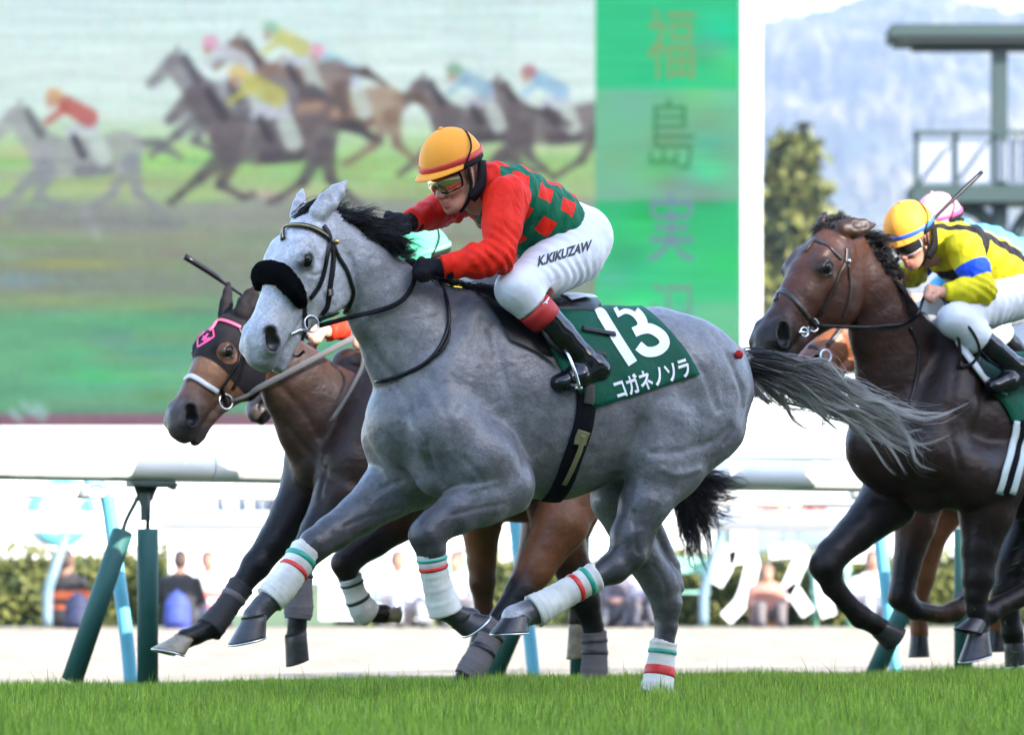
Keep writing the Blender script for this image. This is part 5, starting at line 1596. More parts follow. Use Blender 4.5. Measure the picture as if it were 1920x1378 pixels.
# ------------------------------------------------------------------ the other riders
J2 = dict(head=(1710, 452, .03), neck=(1758, 448, .02), chest=(1795, 470, 0), pelvis=(1915, 535, 0),
          shn=(1808, 468, .17), eln=(1842, 545, .25), wrn=(1770, 550, .19), han=(1742, 542, .16),
          shf=(1748, 450, -.17), elf=(1716, 508, -.24), wrf=(1690, 522, -.10), haf=(1668, 518, -.08),
          hipn=(1908, 552, .09), knn=(1790, 600, .22), ann=(1905, 690, .27), hen=(1926, 704, .27), ton=(1862, 724, .27),
          hipf=(1880, 545, -.09), knf=(1740, 592, -.22), anf=(1830, 690, -.28), hef=(1850, 702, -.28), tof=(1795, 722, -.28))
R2 = Rider(LC, J2, T * .80 + N * .24 - Z * .52, None)
R2.grip = {'n': (-Z * .8 + N * .2, N * .6 + Z * .7), 'f': (-Z * .6 + N * .6, Z * .7 + N * .6)}
R2.hem = .07; R2.cuff = .165
p2 = R2.build('person in yellow and black silks riding the dark bay', .007)
def yellow_black(n, l, o):
    at_ = n.new('ShaderNodeAttribute'); at_.attribute_name = 'arm'
    v = M(n, l, 'ABSOLUTE', M(n, l, 'SUBTRACT', M(n, l, 'ABSOLUTE', o[1]), .17)); s1 = M(n, l, 'LESS_THAN', v, .036)
    v2 = M(n, l, 'ABSOLUTE', M(n, l, 'ADD', o[0], .20)); s2 = M(n, l, 'LESS_THAN', v2, .036)
    blk = M(n, l, 'MULTIPLY', M(n, l, 'MAXIMUM', s1, s2), M(n, l, 'LESS_THAN', o[2], .5))
    c = mixcol(n, l, blk, (.58, .50, .012), (.014, .010, .010))
    b = M(n, l, 'MULTIPLY', M(n, l, 'LESS_THAN', M(n, l, 'ABSOLUTE', M(n, l, 'SUBTRACT', at_.outputs['Fac'], .115)), .036), M(n, l, 'GREATER_THAN', o[2], .5))
    return mixcol(n, l, b, c, (.012, .07, .62))
R2.jacket(cloth_mat('yellow_black_silk', yellow_black), .007)
R2.breeches(MATS['white_breeches'], .007)
R2.boots(m_boot)
R2.helmet(MATS['orange_cap'], mat('blue_ribbon', (.02, .12, .60), .5))
R2.goggles(mat('dark_lens', (.02, .02, .022), .1), mat('white_strap'))
wp = rod([LC.p(1655, 520, -.08), LC.p(1690, 478, -.02), LC.p(1750, 412, .02), LC.p(1800, 362, .04), LC.p(1841, 323, .05)], np.array([.014, .009, .008, .010, .010]), 'riding_whip', m_leather, 'black whip pointing up right past the orange cap', 'whip')

J3 = dict(head=(797, 500, .02), neck=(838, 515, .01), chest=(862, 535, 0), pelvis=(965, 580, 0),
          shn=(868, 545, .16), eln=(800, 622, .22), wrn=(700, 628, .19), han=(668, 628, .17),
          shf=(818, 525, -.17), elf=(735, 600, -.22), wrf=(612, 622, -.10), haf=(585, 618, -.08),
          hipn=(960, 595, .09), knn=(860, 640, .2), ann=(950, 720, .25), hen=(968, 732, .25), ton=(912, 748, .25),
          hipf=(940, 590, -.09), knf=(830, 632, -.2), anf=(910, 720, -.26), hef=(928, 732, -.26), tof=(872, 748, -.26))
R3 = Rider(LA, J3, T * .9 + N * .15 - Z * .3, None)
R3.grip = {'n': (-Z * .8 + N * .2, N * .6 + Z * .7), 'f': (-Z * .8, Z * .7 + N * .6)}
R3.hem = .06; R3.cuff = .16
p3 = R3.build('person with green cap hidden behind the grey horse\'s neck', .013)
def yellow_red(n, l, o):
    at_ = n.new('ShaderNodeAttribute'); at_.attribute_name = 'arm'
    f = M(n, l, 'MULTIPLY', M(n, l, 'GREATER_THAN', at_.outputs['Fac'], .30), M(n, l, 'GREATER_THAN', o[2], .5))
    return mixcol(n, l, f, (.62, .50, .03), (.55, .03, .012))
R3.jacket(cloth_mat('yellow_red_silk', yellow_red), .013)
R3.breeches(MATS['white_breeches'], .013)
R3.boots(m_boot)
def green_white(n, l, o): return mixcol(n, l, o[0], (.10, .46, .26), (.10, .46, .26))
R3.helmet(cloth_mat('green_cap', green_white, .8, (30, .25, .004, (1, 1, .3))), mat('mint_ribbon', (.12, .45, .28), .6))
R3.goggles(mat('dark_lens'), mat('harness_black'))
rod([LA.p(590, 640, -.08), LA.p(512, 592, -.06), LA.p(425, 534, -.04), LA.p(400, 515, -.04), LA.p(346, 481, -.03)], np.array([.012, .006, .008, .014, .014]), 'riding_whip', m_leather, 'black whip rising above the ears of the hooded horse', 'whip')

J4 = dict(head=(1762, 432, .02), neck=(1805, 440, .01), chest=(1840, 470, 0), pelvis=(1950, 525, 0),
          shn=(1850, 478, .16), eln=(1860, 560, .2), wrn=(1800, 575, .15), han=(1775, 575, .12),
          shf=(1800, 455, -.17), elf=(1780, 530, -.22), wrf=(1740, 560, -.10), haf=(1716, 560, -.08),
          hipn=(1945, 545, .09), knn=(1840, 600, .2), ann=(1930, 680, .25), hen=(1948, 692, .25), ton=(1890, 708, .25),
          hipf=(1925, 540, -.09), knf=(1810, 592, -.2), anf=(1890, 680, -.26), hef=(1908, 692, -.26), tof=(1852, 708, -.26))
R4 = Rider(LD, J4, T * .9 + N * .15 - Z * .35, None)
R4.grip = {'n': (-Z * .8 + N * .2, N * .6 + Z * .7), 'f': (-Z * .8, Z * .7 + N * .6)}
R4.hem = .06; R4.cuff = .16
p4 = R4.build('person in light blue with pink cap behind the yellow rider', .013)
R4.jacket(cloth_mat('light_blue_silk', plain((.10, .42, .66))), .013)
R4.breeches(MATS['white_breeches'], .013)
R4.boots(m_boot)
R4.helmet(cloth_mat('pink_cap', plain((.68, .30, .38)), .5, (30, .25, .004, (1, 1, .3))), mat('pink_ribbon', (.62, .05, .18), .5))
R4.goggles(mat('dark_lens'), mat('harness_black'))

# ------------------------------------------------------------------ the ground
L0 = Lane(0.0)
def lane_of(P): return -(np.asarray(P)[..., :2] - BASE[:2]) @ N[:2]
def ground_z(lane):
    t = np.clip((np.asarray(lane, float) - 0.8) / 3.4, 0, 1)
    return -0.06 * t * t * (3 - 2 * t)
def sheet(name, s, l, zf, mt, label=None):
    S_, L_ = np.meshgrid(s, l, indexing='ij')
    P = BASE[:2] + S_[..., None] * T[:2] - L_[..., None] * N[:2]
    V = np.dstack([P, zf(L_)]).reshape(-1, 3)
    a, b = S_.shape
    Fs = np.array([(i * b + k, i * b + k + 1, (i + 1) * b + k + 1, (i + 1) * b + k) for i in range(a - 1) for k in range(b - 1)])
    o = obj(name, V, Fs, mt, None, org=(0, 0, 0))
    tag(o, kind='structure')
    return o
m_turf = mat('turf_soil', (0.050, 0.085, 0.018), 0.95, noise=(6, .35), bump=(40, .6, .02))
m_sand = mat('track_sand', (0.255, 0.205, 0.145), 0.95, noise=(2.2, .16, (1, .25, 1)), bump=(9, .8, .05))
sheet('turf', np.linspace(-45, 60, 8), np.concatenate([np.linspace(-40, 0, 6), np.linspace(0.5, 4.4, 14)]), ground_z, m_turf)
V = np.array([(-900, 4, -.075), (900, 4, -.075), (900, 6000, -.075), (-900, 6000, -.075)])
m_far = mat('infield_grass', (0.065, 0.105, 0.03), 0.95, noise=(.6, .3))
tag(obj('ground', V + np.array([0, 35, -.02]), [(0, 1, 2, 3)], m_far, None, org=(0, 0, 0)), kind='structure')
sand = []
for i in range(41):
    for k in range(31):
        x = -40 + 80 * i / 40; f = (k / 30) ** 1.3
        y0 = 13 + (4.35 * 1 + (x - .18) * -.5 * -1 * 1) / .866 * 1 if False else (BASE[1] + (4.38 + (x - BASE[0]) * .5) / .866)
        y = y0 + (39.2 - y0) * f
        sand.append((x, y, -.066 + rng.normal() * .012 * (0 < k < 30)))
Fs = np.array([(i * 31 + k, (i + 1) * 31 + k, (i + 1) * 31 + k + 1, i * 31 + k + 1) for i in range(40) for k in range(30)])
tag(obj('dirt_track', np.array(sand), Fs, m_sand, None, org=(0, 0, 0)), kind='structure')

# turf blades
def grass(name, n, seed, hmin, hmax, wid, label, xw=(-.1, .1)):
    r = np.random.default_rng(seed)
    y = np.sqrt(r.random(n) * (17.6 ** 2 - 7.6 ** 2) + 7.6 ** 2)
    half = y * (960 / F) + 0.75
    x = (r.random(n) * 2 - 1) * half
    P = np.column_stack([x, y]); ln = lane_of(P)
    m_ = ln < 4.34; P = P[m_]; ln = ln[m_]; n = len(P)
    clump = .72 + .38 * (.5 + .5 * np.sin(P[:, 0] * 5.1 + 2 * np.sin(P[:, 1] * 2.3)) * np.cos(P[:, 1] * 4.3 + P[:, 0]))
    H = (hmin + (hmax - hmin) * r.random(n)) * clump
    H *= np.clip(1.08 - .09 * np.clip(ln - 1.5, 0, 3), .7, 1.1)
    tall = r.random(n) < .004; H = np.where(tall, H * 1.55, H)
    z0 = ground_z(ln) - .005
    a = r.random(n) * 2 * math.pi; lean = r.random(n) ** 1.5 * .75
    dx = np.cos(a) * lean; dy = np.sin(a) * lean
    b = r.random(n) * math.pi; wx = np.cos(b); wy = np.sin(b)
    w = wid * (.6 + .8 * r.random(n))
    V = np.zeros((n, 7, 3)); tt = (0, .4, .75, 1)
    vi = 0
    for q, t in enumerate(tt):
        cx = P[:, 0] + dx * H * t * t * .8; cy = P[:, 1] + dy * H * t * t * .8; cz = z0 + H * (t - .18 * lean * t * t)
        ww = w * (1 - t * t * .85)
        if q < 3:
            for s in (-1, 1):
                V[:, vi, 0] = cx + s * wx * ww; V[:, vi, 1] = cy + s * wy * ww; V[:, vi, 2] = cz; vi += 1
        else:
            V[:, vi, 0] = cx; V[:, vi, 1] = cy; V[:, vi, 2] = cz
    tri = np.array([(0, 1, 3), (0, 3, 2), (2, 3, 5), (2, 5, 4), (4, 5, 6)])
    Fq = (np.arange(n)[:, None, None] * 7 + tri[None]).reshape(-1, 3)
    base = np.array([.125, .250, .018]); dry = np.array([.38, .36, .11]); lite = np.array([.33, .46, .05])
    k1 = r.random(n)[:, None]; k2 = (r.random(n)[:, None] < .07) * r.random(n)[:, None]
    C = (base * (1 - k1) + lite * k1) * (1 - k2) + dry * k2
    C = C * (.5 + .95 * r.random(n))[:, None]
    C = np.repeat(C, 7, axis=0)
    o = obj(name, V.reshape(-1, 3), Fq, m_blade, None, org=(0, 10, 0), cols=C)
    tag(o, label, 'grass', kind='stuff')
    return o
m_blade = mat('grass_blade', (.08, .2, .03), .5, attr=True, spec=.35)
bb_ = m_blade.node_tree.nodes['Principled BSDF']
bb_.inputs['Subsurface Weight'].default_value = 0.0
_n = m_blade.node_tree.nodes; _l = m_blade.node_tree.links
tr_ = _n.new('ShaderNodeBsdfTranslucent'); ms_ = _n.new('ShaderNodeMixShader'); ms_.inputs[0].default_value = .35
_a = [x for x in _n if x.type == 'ATTRIBUTE'][0]
_l.new(_a.outputs['Color'], tr_.inputs['Color']); _l.new(bb_.outputs[0], ms_.inputs[1]); _l.new(tr_.outputs[0], ms_.inputs[2])
_l.new(ms_.outputs[0], [x for x in _n if x.type == 'OUTPUT_MATERIAL'][0].inputs['Surface'])
grass('grass', 160000, 11, .080, .130, .0024, 'thick short green turf grass covering the foreground')

# the stand behind the photographer that shades the near side of the course
SHADE_LANE = 3.75
sl = to_sun.z / float(np.array(to_sun) @ N)
gl = -34.0; gh = sl * (SHADE_LANE - gl)
m_conc = mat('stand_concrete', (.42, .41, .39), .85, noise=(.3, .1))
gs = empty('grandstand', BASE - N * gl * 1.0 + np.array([0, 0, 0])); tag(gs, 'long roofed concrete grandstand behind the photographer', 'grandstand')
axs = np.array([T, N, Z]); cN = lambda l_, z: BASE - N * l_ + Z * z
obj('roof', *box(cN(gl - 11, gh + .3), (220, 22, .6), axs, .05), m_conc, gs)
obj('rear_wall', *box(cN(gl - 22.6, gh / 2), (220, 1.2, gh), axs, .05), m_conc, gs)
MBs = MB()
for k in range(12):
    MBs.add(*box(cN(gl - 3 - k * 1.5, .5 + k * .75), (220, 1.5, 1.0 + k * 1.5), axs))
MBs.build('seating_tier', m_conc, gs)

# ------------------------------------------------------------------ running rails
LR = Lane(4.0)
m_rail = mat('white_rail', (.80, .80, .80), .42, spec=.5, noise=(3, .07))
m_pad = mat('green_padding', (.010, .078, .066), .62, bump=(160, .25, .002), noise=(4, .12))
m_brk = mat('green_steel', (.045, .075, .065), .5, .2)
zt, zb = LR.p(240, 838)[2], LR.p(240, 903)[2]
zc, rr = (zt + zb) / 2, (zt - zb) / 2
rail = empty('running_rail', np.array([*LR.p(240, 1250)[:2], -.06])); tag(rail, 'white running rail on green padded posts beside the turf', 'rail')
xs = [-2600, 392, 1180, 2000, 4200]
def lane_pt(L, px, z):
    r = ray(px, HY); d = ((L.o - CAM) @ N) / (r @ N); q = CAM + r * d; return np.array([q[0], q[1], z])
A0 = lane_pt(LR, -1100, zc); A1 = lane_pt(LR, 2700, zc)
def on_rail(px, z=zc): return lane_pt(LR, px, z)
ends = [on_rail(-1100), on_rail(-420), on_rail(391), on_rail(1206), on_rail(1990), on_rail(2900)]
for a, b in zip(ends[:-1], ends[1:]):
    d = unit(b - a); a = a + d * .003; b = b - d * .003
    P = [a, a + d * .004, b - d * .004, b]
    V, Fs = tube(P, [rr * .97, rr, rr, rr * .97], 24, up=Z, flat=.98)
    obj('rail_tube', V, Fs, m_rail, rail)
for px, tb in ((277, (135, 1275)), (1087, (922, 1272)), (1806, (1636, 1272)), (-640, (-800, 1275)), (2620, (2450, 1272))):
    b0 = on_rail(px, -.08); top = LR.p(px, 991)[2]
    V, Fs = tube([b0, b0 + Z * (top + .08 - .004), b0 + Z * (top + .08)], [.050, .050, .045], 20, up=N)
    po = obj('post', V, Fs, m_pad, rail)
    V, Fs = tube([b0 + Z * (top + .07), b0 + Z * (zb + .075)], .010, 10, up=N); obj('rod', V, Fs, m_brk, po)
    tp = LR.p(px - 47, 996, -.02); base = LR.p(tb[0], tb[1], .04)
    V, Fs = tube([base, tp - unit(tp - base) * .004, tp], [.050, .050, .045], 20, up=N)
    po = obj('brace_post', V, Fs, m_pad, rail)
    V, Fs = tube([tp, tp + unit(tp - base) * .07, on_rail(px - 12, zb - .045)], .010, 10, smooth_n=4); obj('rod', V, Fs, m_brk, po)
    br_ = obj('bracket', *box(on_rail(px + 6, zb - .010), (.22, .10, .028), axs, .004), m_brk, rail)
    V = []
    for sgn in (-.03, .03):
        for q, z in ((-.07, 0), (.05, 0), (.012, -.075), (.012, -.16), (-.035, -.16), (-.035, -.09)):
            V.append(on_rail(px, zb - .024 + z) - T * q + N * sgn * .2)
    obj('bracket_web', np.array(V), [(0, 1, 2, 5), (5, 2, 3, 4), (6, 11, 8, 7), (11, 10, 9, 8)] + [(k, (k + 1) % 6, 6 + (k + 1) % 6, 6 + k)[::-1] for k in range(6)], m_brk, br_, smooth=False)
    obj('clamp', *box(on_rail(px + 44, zb - .012), (.05, .05, .035), np.array([unit(T + Z * .5), N, unit(Z - T * .5)]), .006), mat('cast_metal', (.35, .36, .34), .45, .6), br_)

# second rail along the sand, on pale blue bent posts
L2 = Lane(5.1)
m_blue = mat('blue_post_paint', (.10, .36, .46), .45, noise=(6, .08))
rail2 = empty('track_rail', np.array([*lane_pt(L2, 240, 0)[:2], -.07])); tag(rail2, 'thin white rail on pale blue bent posts along the sand track', 'rail')
z2t, z2b = L2.p(240, 909)[2], L2.p(240, 936)[2]
for a, b in ((-1100, 600), (600, 1500), (1500, 2900)):
    P0, P1 = lane_pt(L2, a, (z2t + z2b) / 2), lane_pt(L2, b, (z2t + z2b) / 2); d = unit(P1 - P0)
    obj('rail_tube', *tube([P0 + d * .003, P1 - d * .003], (z2t - z2b) / 2, 16, up=Z), m_rail, rail2)
for pts in (((163, 912), (180, 908), (198, 925), (208, 975), (222, 1080), (238, 1200), (246, 1285)),
            ((925, 912), (942, 908), (958, 925), (966, 975), (978, 1080), (994, 1200), (1002, 1285)),
            ((1608, 915), (1624, 911), (1638, 928), (1646, 975), (1658, 1080), (1672, 1200), (1682, 1280)),
            ((-610, 912), (-592, 908), (-576, 925), (-566, 975), (-552, 1080), (-536, 1200), (-528, 1285))):
    V, Fs = tube([L2.p(x, y) for x, y in pts], .036, 14, smooth_n=5, up=N)
    po = obj('post', V, Fs, m_blue, rail2)
    q = L2.p(pts[0][0] - 6, pts[0][1] + 8, .03)
    obj('clamp', *box(q, (.05, .06, .07), axs, .01), mat('cast_metal'), po)

# rail at the far side of the sand
rail3 = empty('far_rail', at(400, 1165, 37.5)); tag(rail3, 'far white rail with slanting grey-blue posts before the hedge', 'rail')
for a, b in ((-1500, 300), (300, 1330), (1330, 3200)):
    P0, P1 = at(a, 976, 37.5), at(b, 980, 37.5); d = unit(P1 - P0)
    obj('rail_tube', *tube([P0 + d * .01, P1 - d * .01], .112, 16, up=Z), m_rail, rail3)
m_gb = mat('grey_blue_post', (.13, .20, .24), .5)
for x in (122, 1352, 2560, -1080, 580):
    V, Fs = tube([at(x, 992, 37.5), at(x - 2, 1012, 37.5), at(x - 22, 1075, 37.4), at(x - 32, 1110, 37.4), at(x - 33, 1172, 37.4)], .055, 12, smooth_n=4, up=np.array([0, -1, 0]))
    obj('post', V, Fs, m_gb, rail3)

# ------------------------------------------------------------------ beyond the track
def leafy(V0, n, size, seed, cols, name, mt, parent=None, label=None, cat=None, kind=None, org=None):
    """n small leaf faces at points V0 (sampled) -> one mesh"""
    r = np.random.default_rng(seed)
    P = V0
    n = len(P)
    A_ = r.normal(size=(n, 3)); A_ /= np.linalg.norm(A_, axis=1)[:, None]
    B_ = np.cross(A_, r.normal(size=(n, 3))); B_ /= np.linalg.norm(B_, axis=1)[:, None]
    s = size * (.6 + .8 * r.random(n))[:, None]
    V = np.stack([P - A_ * s, P + B_ * s * .55, P + A_ * s, P - B_ * s * .55], 1).reshape(-1, 3)
    Fq = np.arange(4 * n).reshape(n, 4)
    k = r.random(n)[:, None]
    C = np.repeat(np.array(cols[0]) * (1 - k) + np.array(cols[1]) * k, 4, axis=0)
    return obj(name, V, Fq, mt, parent, org=org, cols=C, smooth=False)
m_leaf = mat('leaf', (.1, .15, .03), .6, attr=True, spec=.3)
r_ = np.random.default_rng(5)
def hedge(x0, x1, yt, yb, d, dep, seed, label):
    a, b = at(x0, yb, d), at(x1, yb, d); h_ = at(0, yt, d)[2]
    n = int(900 * (b[0] - a[0]))
    r = np.random.default_rng(seed)
    P = np.column_stack([a[0] + (b[0] - a[0]) * r.random(n), d + dep * r.random(n), -.08 + (h_ + .08) * r.random(n) ** .8])
    P[:, 2] += .05 * np.sin(P[:, 0] * 3.1 + seed) * (P[:, 2] > h_ * .6)
    P[: n // 2, 1] = d + .06 * r.random(n // 2)
    root = empty('hedge', np.array([(a[0] + b[0]) / 2, d + dep / 2, -.08])); tag(root, label, 'hedge')
    leafy(P, n, .045, seed, ((.075, .088, .02), (.16, .16, .035)), 'foliage', m_leaf, root)
    obj('core', *box(((a[0] + b[0]) / 2, d + dep * .55, (h_ - .12) / 2 - .04), (b[0] - a[0] - .1, dep * .6, h_ - .06)), mat('hedge_core', (.03, .045, .012), .95), root)
hedge(-260, 330, 1026, 1165, 40.2, .7, 1, 'sunny clipped hedge at the far left behind the white rail')
hedge(620, 1240, 1032, 1165, 40.6, .7, 2, 'sunny clipped hedge seen between the horses legs')
hedge(1245, 2150, 1030, 1165, 40.4, .7, 3, 'sunny clipped hedge on the right behind white letters')

# white letters standing before the hedge
m_letter = mat('letter_white', (.82, .82, .82), .5)
def letter(strokes, x0, x1, yt, yb, d, wpx, label):
    root = empty('sign_letter', at((x0 + x1) / 2, yb, d)); tag(root, label, 'letter', 'white letters before the hedge')
    for path in strokes:
        V2, F2 = stroke_flat([(x0 + x * (x1 - x0), yb - y * (yb - yt)) for x, y in path], wpx, 6)
        n = len(V2); V = [at(x, y, d) + np.array([0, dz, 0]) for dz in (0, .12) for x, y in V2]
        E = {}
        for f in F2:
            for i, k in zip(f, f[1:] + f[:1]): E[(i, k)] = 1
        Fs = [f for f in F2] + [tuple(n + i for i in f[::-1]) for f in F2] + [(k, i, i + n, k + n) for (i, k) in E if (k, i) not in E]
        obj('stroke', np.array(V), Fs, m_letter, root, smooth=False)
letter([[(.42, 1), (.28, .72), (.05, .48)], [(.34, .84), (.86, .84), (.80, .5), (.62, .22), (.28, .0)]], 1338, 1420, 1024, 1160, 39.8, 26, 'white katakana letter ku standing left in the row')
letter([[(.05, .92), (.78, .92), (.62, .58), (.38, .28), (.0, .02)], [(.5, .42), (.72, .22), (.95, .0)]], 1440, 1520, 1024, 1150, 39.8, 26, 'white katakana letter su standing in the middle of the row')
letter([[(.12, 1), (.04, .6), (.06, .25), (.14, .0)], [(.42, .86), (.7, .88), (.96, .84)], [(.42, .42), (.5, .25), (.7, .2), (.98, .24)]], 1540, 1645, 1024, 1155, 39.8, 28, 'white hiragana letter ni standing right in the row')
def lattice(x0, x1, yt, yb, holes, d, label):
    root = empty('cutout_sign', at((x0 + x1) / 2, yb, d)); tag(root, label, 'sign')
    q0, q1 = at(x0, yb, d), at(x1, yt, d)
    us = sorted({x0, x1, *[h[0] for h in holes], *[h[1] for h in holes]}); vs_ = sorted({yt, yb, *[h[2] for h in holes], *[h[3] for h in holes]})
    MB_ = MB()
    for a, b in zip(us[:-1], us[1:]):
        for c, e in zip(vs_[:-1], vs_[1:]):
            m_ = ((a + b) / 2, (c + e) / 2)
            if any(h[0] < m_[0] < h[1] and h[2] < m_[1] < h[3] for h in holes): continue
            p, q = at(a, e, d), at(b, c, d)
            MB_.add(*box(((p[0] + q[0]) / 2, d, (p[2] + q[2]) / 2), (q[0] - p[0], .1, q[2] - p[2])))
    MB_.build('panel', m_letter, root, smooth=False)
lattice(318, 505, 1018, 1150, [(345, 356, 1035, 1062), (376, 390, 1040, 1058), (432, 446, 1042, 1056), (392, 404, 1098, 1122), (408, 420, 1060, 1090)], 39.8, 'white cut-out sign with small openings behind the dark post')
lattice(600, 697, 1020, 1162, [], 39.8, 'narrow white sign panel left of the green pole')
lattice(708, 800, 1020, 1162, [], 39.8, 'narrow white sign panel right of the green pole')
gp = obj('pole', *tube([at(702, 1165, 39.6), at(702, 1010, 39.6)], .03, 10), mat('pale_green_paint', (.22, .46, .36), .5)); tag(gp, 'thin pale green pole between two white sign panels', 'pole')
m_bench = mat('pale_green_paint')
def bench(x0, x1, d, label):
    root = empty('bench', at((x0 + x1) / 2, 1166, d)); tag(root, label, 'bench', 'green benches before the hedge')
    for yy in (1052, 1068): obj('back_slat', *box((at(x0, 0, d)[0] / 2 + at(x1, 0, d)[0] / 2, d + .25, at(0, yy, d)[2]), (at(x1, 0, d)[0] - at(x0, 0, d)[0], .03, .08), None, .005), m_bench, root)
    for k in range(3): obj('seat_slat', *box((at(x0, 0, d)[0] / 2 + at(x1, 0, d)[0] / 2, d + .13 * k - .12, at(0, 1110, d)[2]), (at(x1, 0, d)[0] - at(x0, 0, d)[0], .11, .03), None, .005), m_bench, root)
    for x in (x0 + 8, x1 - 8):
        for dy in (-.12, .25):
            q = at(x, 1166, d); z1 = at(0, 1112 if dy < 0 else 1046, d)[2]
            obj('leg', *box((q[0], d + dy, (z1 - .08) / 2), (.05, .05, z1 + .08)), m_bench, root)
bench(1245, 1330, 39.9, 'pale green bench left of the white letters'); bench(1520, 1600, 40.0, 'pale green bench behind the white letters'); bench(800, 880, 39.9, 'pale green bench behind the folded foreleg')

# flower bed and white boards
m_flw = mat('flower', (.5, .06, .03), .6, attr=True)
def flowers(x0, x1, cols, label, seed):
    r = np.random.default_rng(seed); d = 43.5; n = 700
    a, b = at(x0, 985, d), at(x1, 952, d)
    P = np.column_stack([a[0] + (b[0] - a[0]) * r.random(n), d + .35 * r.random(n), a[2] + (b[2] - a[2]) * r.random(n)])
    root = empty('flower_planter', np.array([(a[0] + b[0]) / 2, d, a[2] - .3])); tag(root, label, 'planter')
    leafy(P, n, .05, seed, cols, 'flowers', m_flw, root)
    obj('trough', *box(((a[0] + b[0]) / 2, d + .2, a[2] / 2 - .06), (b[0] - a[0], .4, a[2] + .1), None, .02), m_letter, root)
flowers(1420, 1466, ((.75, .16, .05), (.70, .10, .06)), 'white planter of orange-red flowers at the left end of the gap', 1)
flowers(1467, 1494, ((.30, .32, .12), (.55, .55, .45)), 'white planter of pale green and white flowers', 2)
flowers(1495, 1555, ((.72, .10, .07), (.75, .2, .12)), 'white planter of red flowers beside the dark forearm', 3)
m_board = mat('board_white', (.80, .80, .80), .5)
def board(x0, x1, yt, yb, d, label):
    a, b = at(x0, yb, d), at(x1, yt, d)
    root = empty('advert_board', np.array([(a[0] + b[0]) / 2, d, -.08])); tag(root, label, 'board')
    obj('panel', *box(((a[0] + b[0]) / 2, d, (a[2] + b[2]) / 2), (b[0] - a[0], .08, b[2] - a[2]), None, .01), m_board, root)
    for x in (a[0] + .3, b[0] - .3): obj('leg', *box((x, d + .06, (a[2] - .08) / 2), (.08, .03, a[2] + .08)), m_brk, root)
    return root
bd = board(-420, 700, 868, 1024, 42.5, 'long white board with a turquoise ring mark and dark lettering')
ang = np.linspace(rad(62), rad(388), 30)
P = [at(108 + 52 * math.cos(a) + 10, 958 - 52 * math.sin(a), 42.4) for a in ang]
obj('ring_mark', *tube(P, .075, 8, up=np.array([0, -1, 0]), flat=.3), mat('turquoise', (.10, .52, .55), .5), bd)
for x0, x1, y0, y1 in ((413, 420, 925, 962), (420, 438, 953, 962), (453, 462, 925, 962), (482, 490, 925, 962), (500, 506, 925, 962), (508, 546, 925, 962)):
    p, q = at(x0, y1, 42.42), at(x1, y0, 42.42)
    obj('mark', *box(((p[0] + q[0]) / 2, 42.43, (p[2] + q[2]) / 2), (q[0] - p[0], .05, q[2] - p[2])), mat('slate_print', (.08, .09, .13), .5), bd)
board(1160, 1412, 866, 950, 42.5, 'blank white board behind the grey tail')
board(1560, 2400, 866, 1010, 42.5, 'long blank white board at the right behind the dark horse')

# ------------------------------------------------------------------ the big screen
DS = 120.0
def srgb(c):
    c = np.asarray(c, float) / 255.0
    return np.where(c <= .04045, c / 12.92, ((c + .055) / 1.055) ** 2.4)
EXPO = 2.0 ** vs.exposure
def emitter(name, colattr=True, col=None, lines=True):
    m = bpy.data.materials.new(name); m.use_nodes = True
    n = m.node_tree.nodes; l = m.node_tree.links; n.clear()
    o = n.new('ShaderNodeOutputMaterial'); e = n.new('ShaderNodeEmission'); e.inputs['Strength'].default_value = 1.0 / EXPO
    if colattr:
        a = n.new('ShaderNodeAttribute'); a.attribute_name = 'col'; src = a.outputs['Color']
    else:
        a = n.new('ShaderNodeRGB'); a.outputs[0].default_value = (*col, 1); src = a.outputs[0]
    if lines:
        tc = n.new('ShaderNodeTexCoord'); wv = n.new('ShaderNodeTexNoise'); mp = n.new('ShaderNodeMapping')
        mp.inputs['Scale'].default_value = (.25, 1, 5.5); l.new(tc.outputs['Object'], mp.inputs[0]); l.new(mp.outputs[0], wv.inputs['Vector'])
        wv.inputs['Scale'].default_value = 1.0; wv.inputs['Detail'].default_value = 4
        mr = n.new('ShaderNodeMapRange'); mr.inputs[1].default_value = .3; mr.inputs[2].default_value = .7; mr.inputs[3].default_value = .86; mr.inputs[4].default_value = 1.10
        l.new(wv.outputs[0], mr.inputs[0])
        sc_ = n.new('ShaderNodeVectorMath'); sc_.operation = 'SCALE'; l.new(src, sc_.inputs[0]); l.new(mr.outputs[0], sc_.inputs['Scale']); src = sc_.outputs[0]
    l.new(src, e.inputs['Color']); l.new(e.outputs[0], o.inputs['Surface'])
    return m
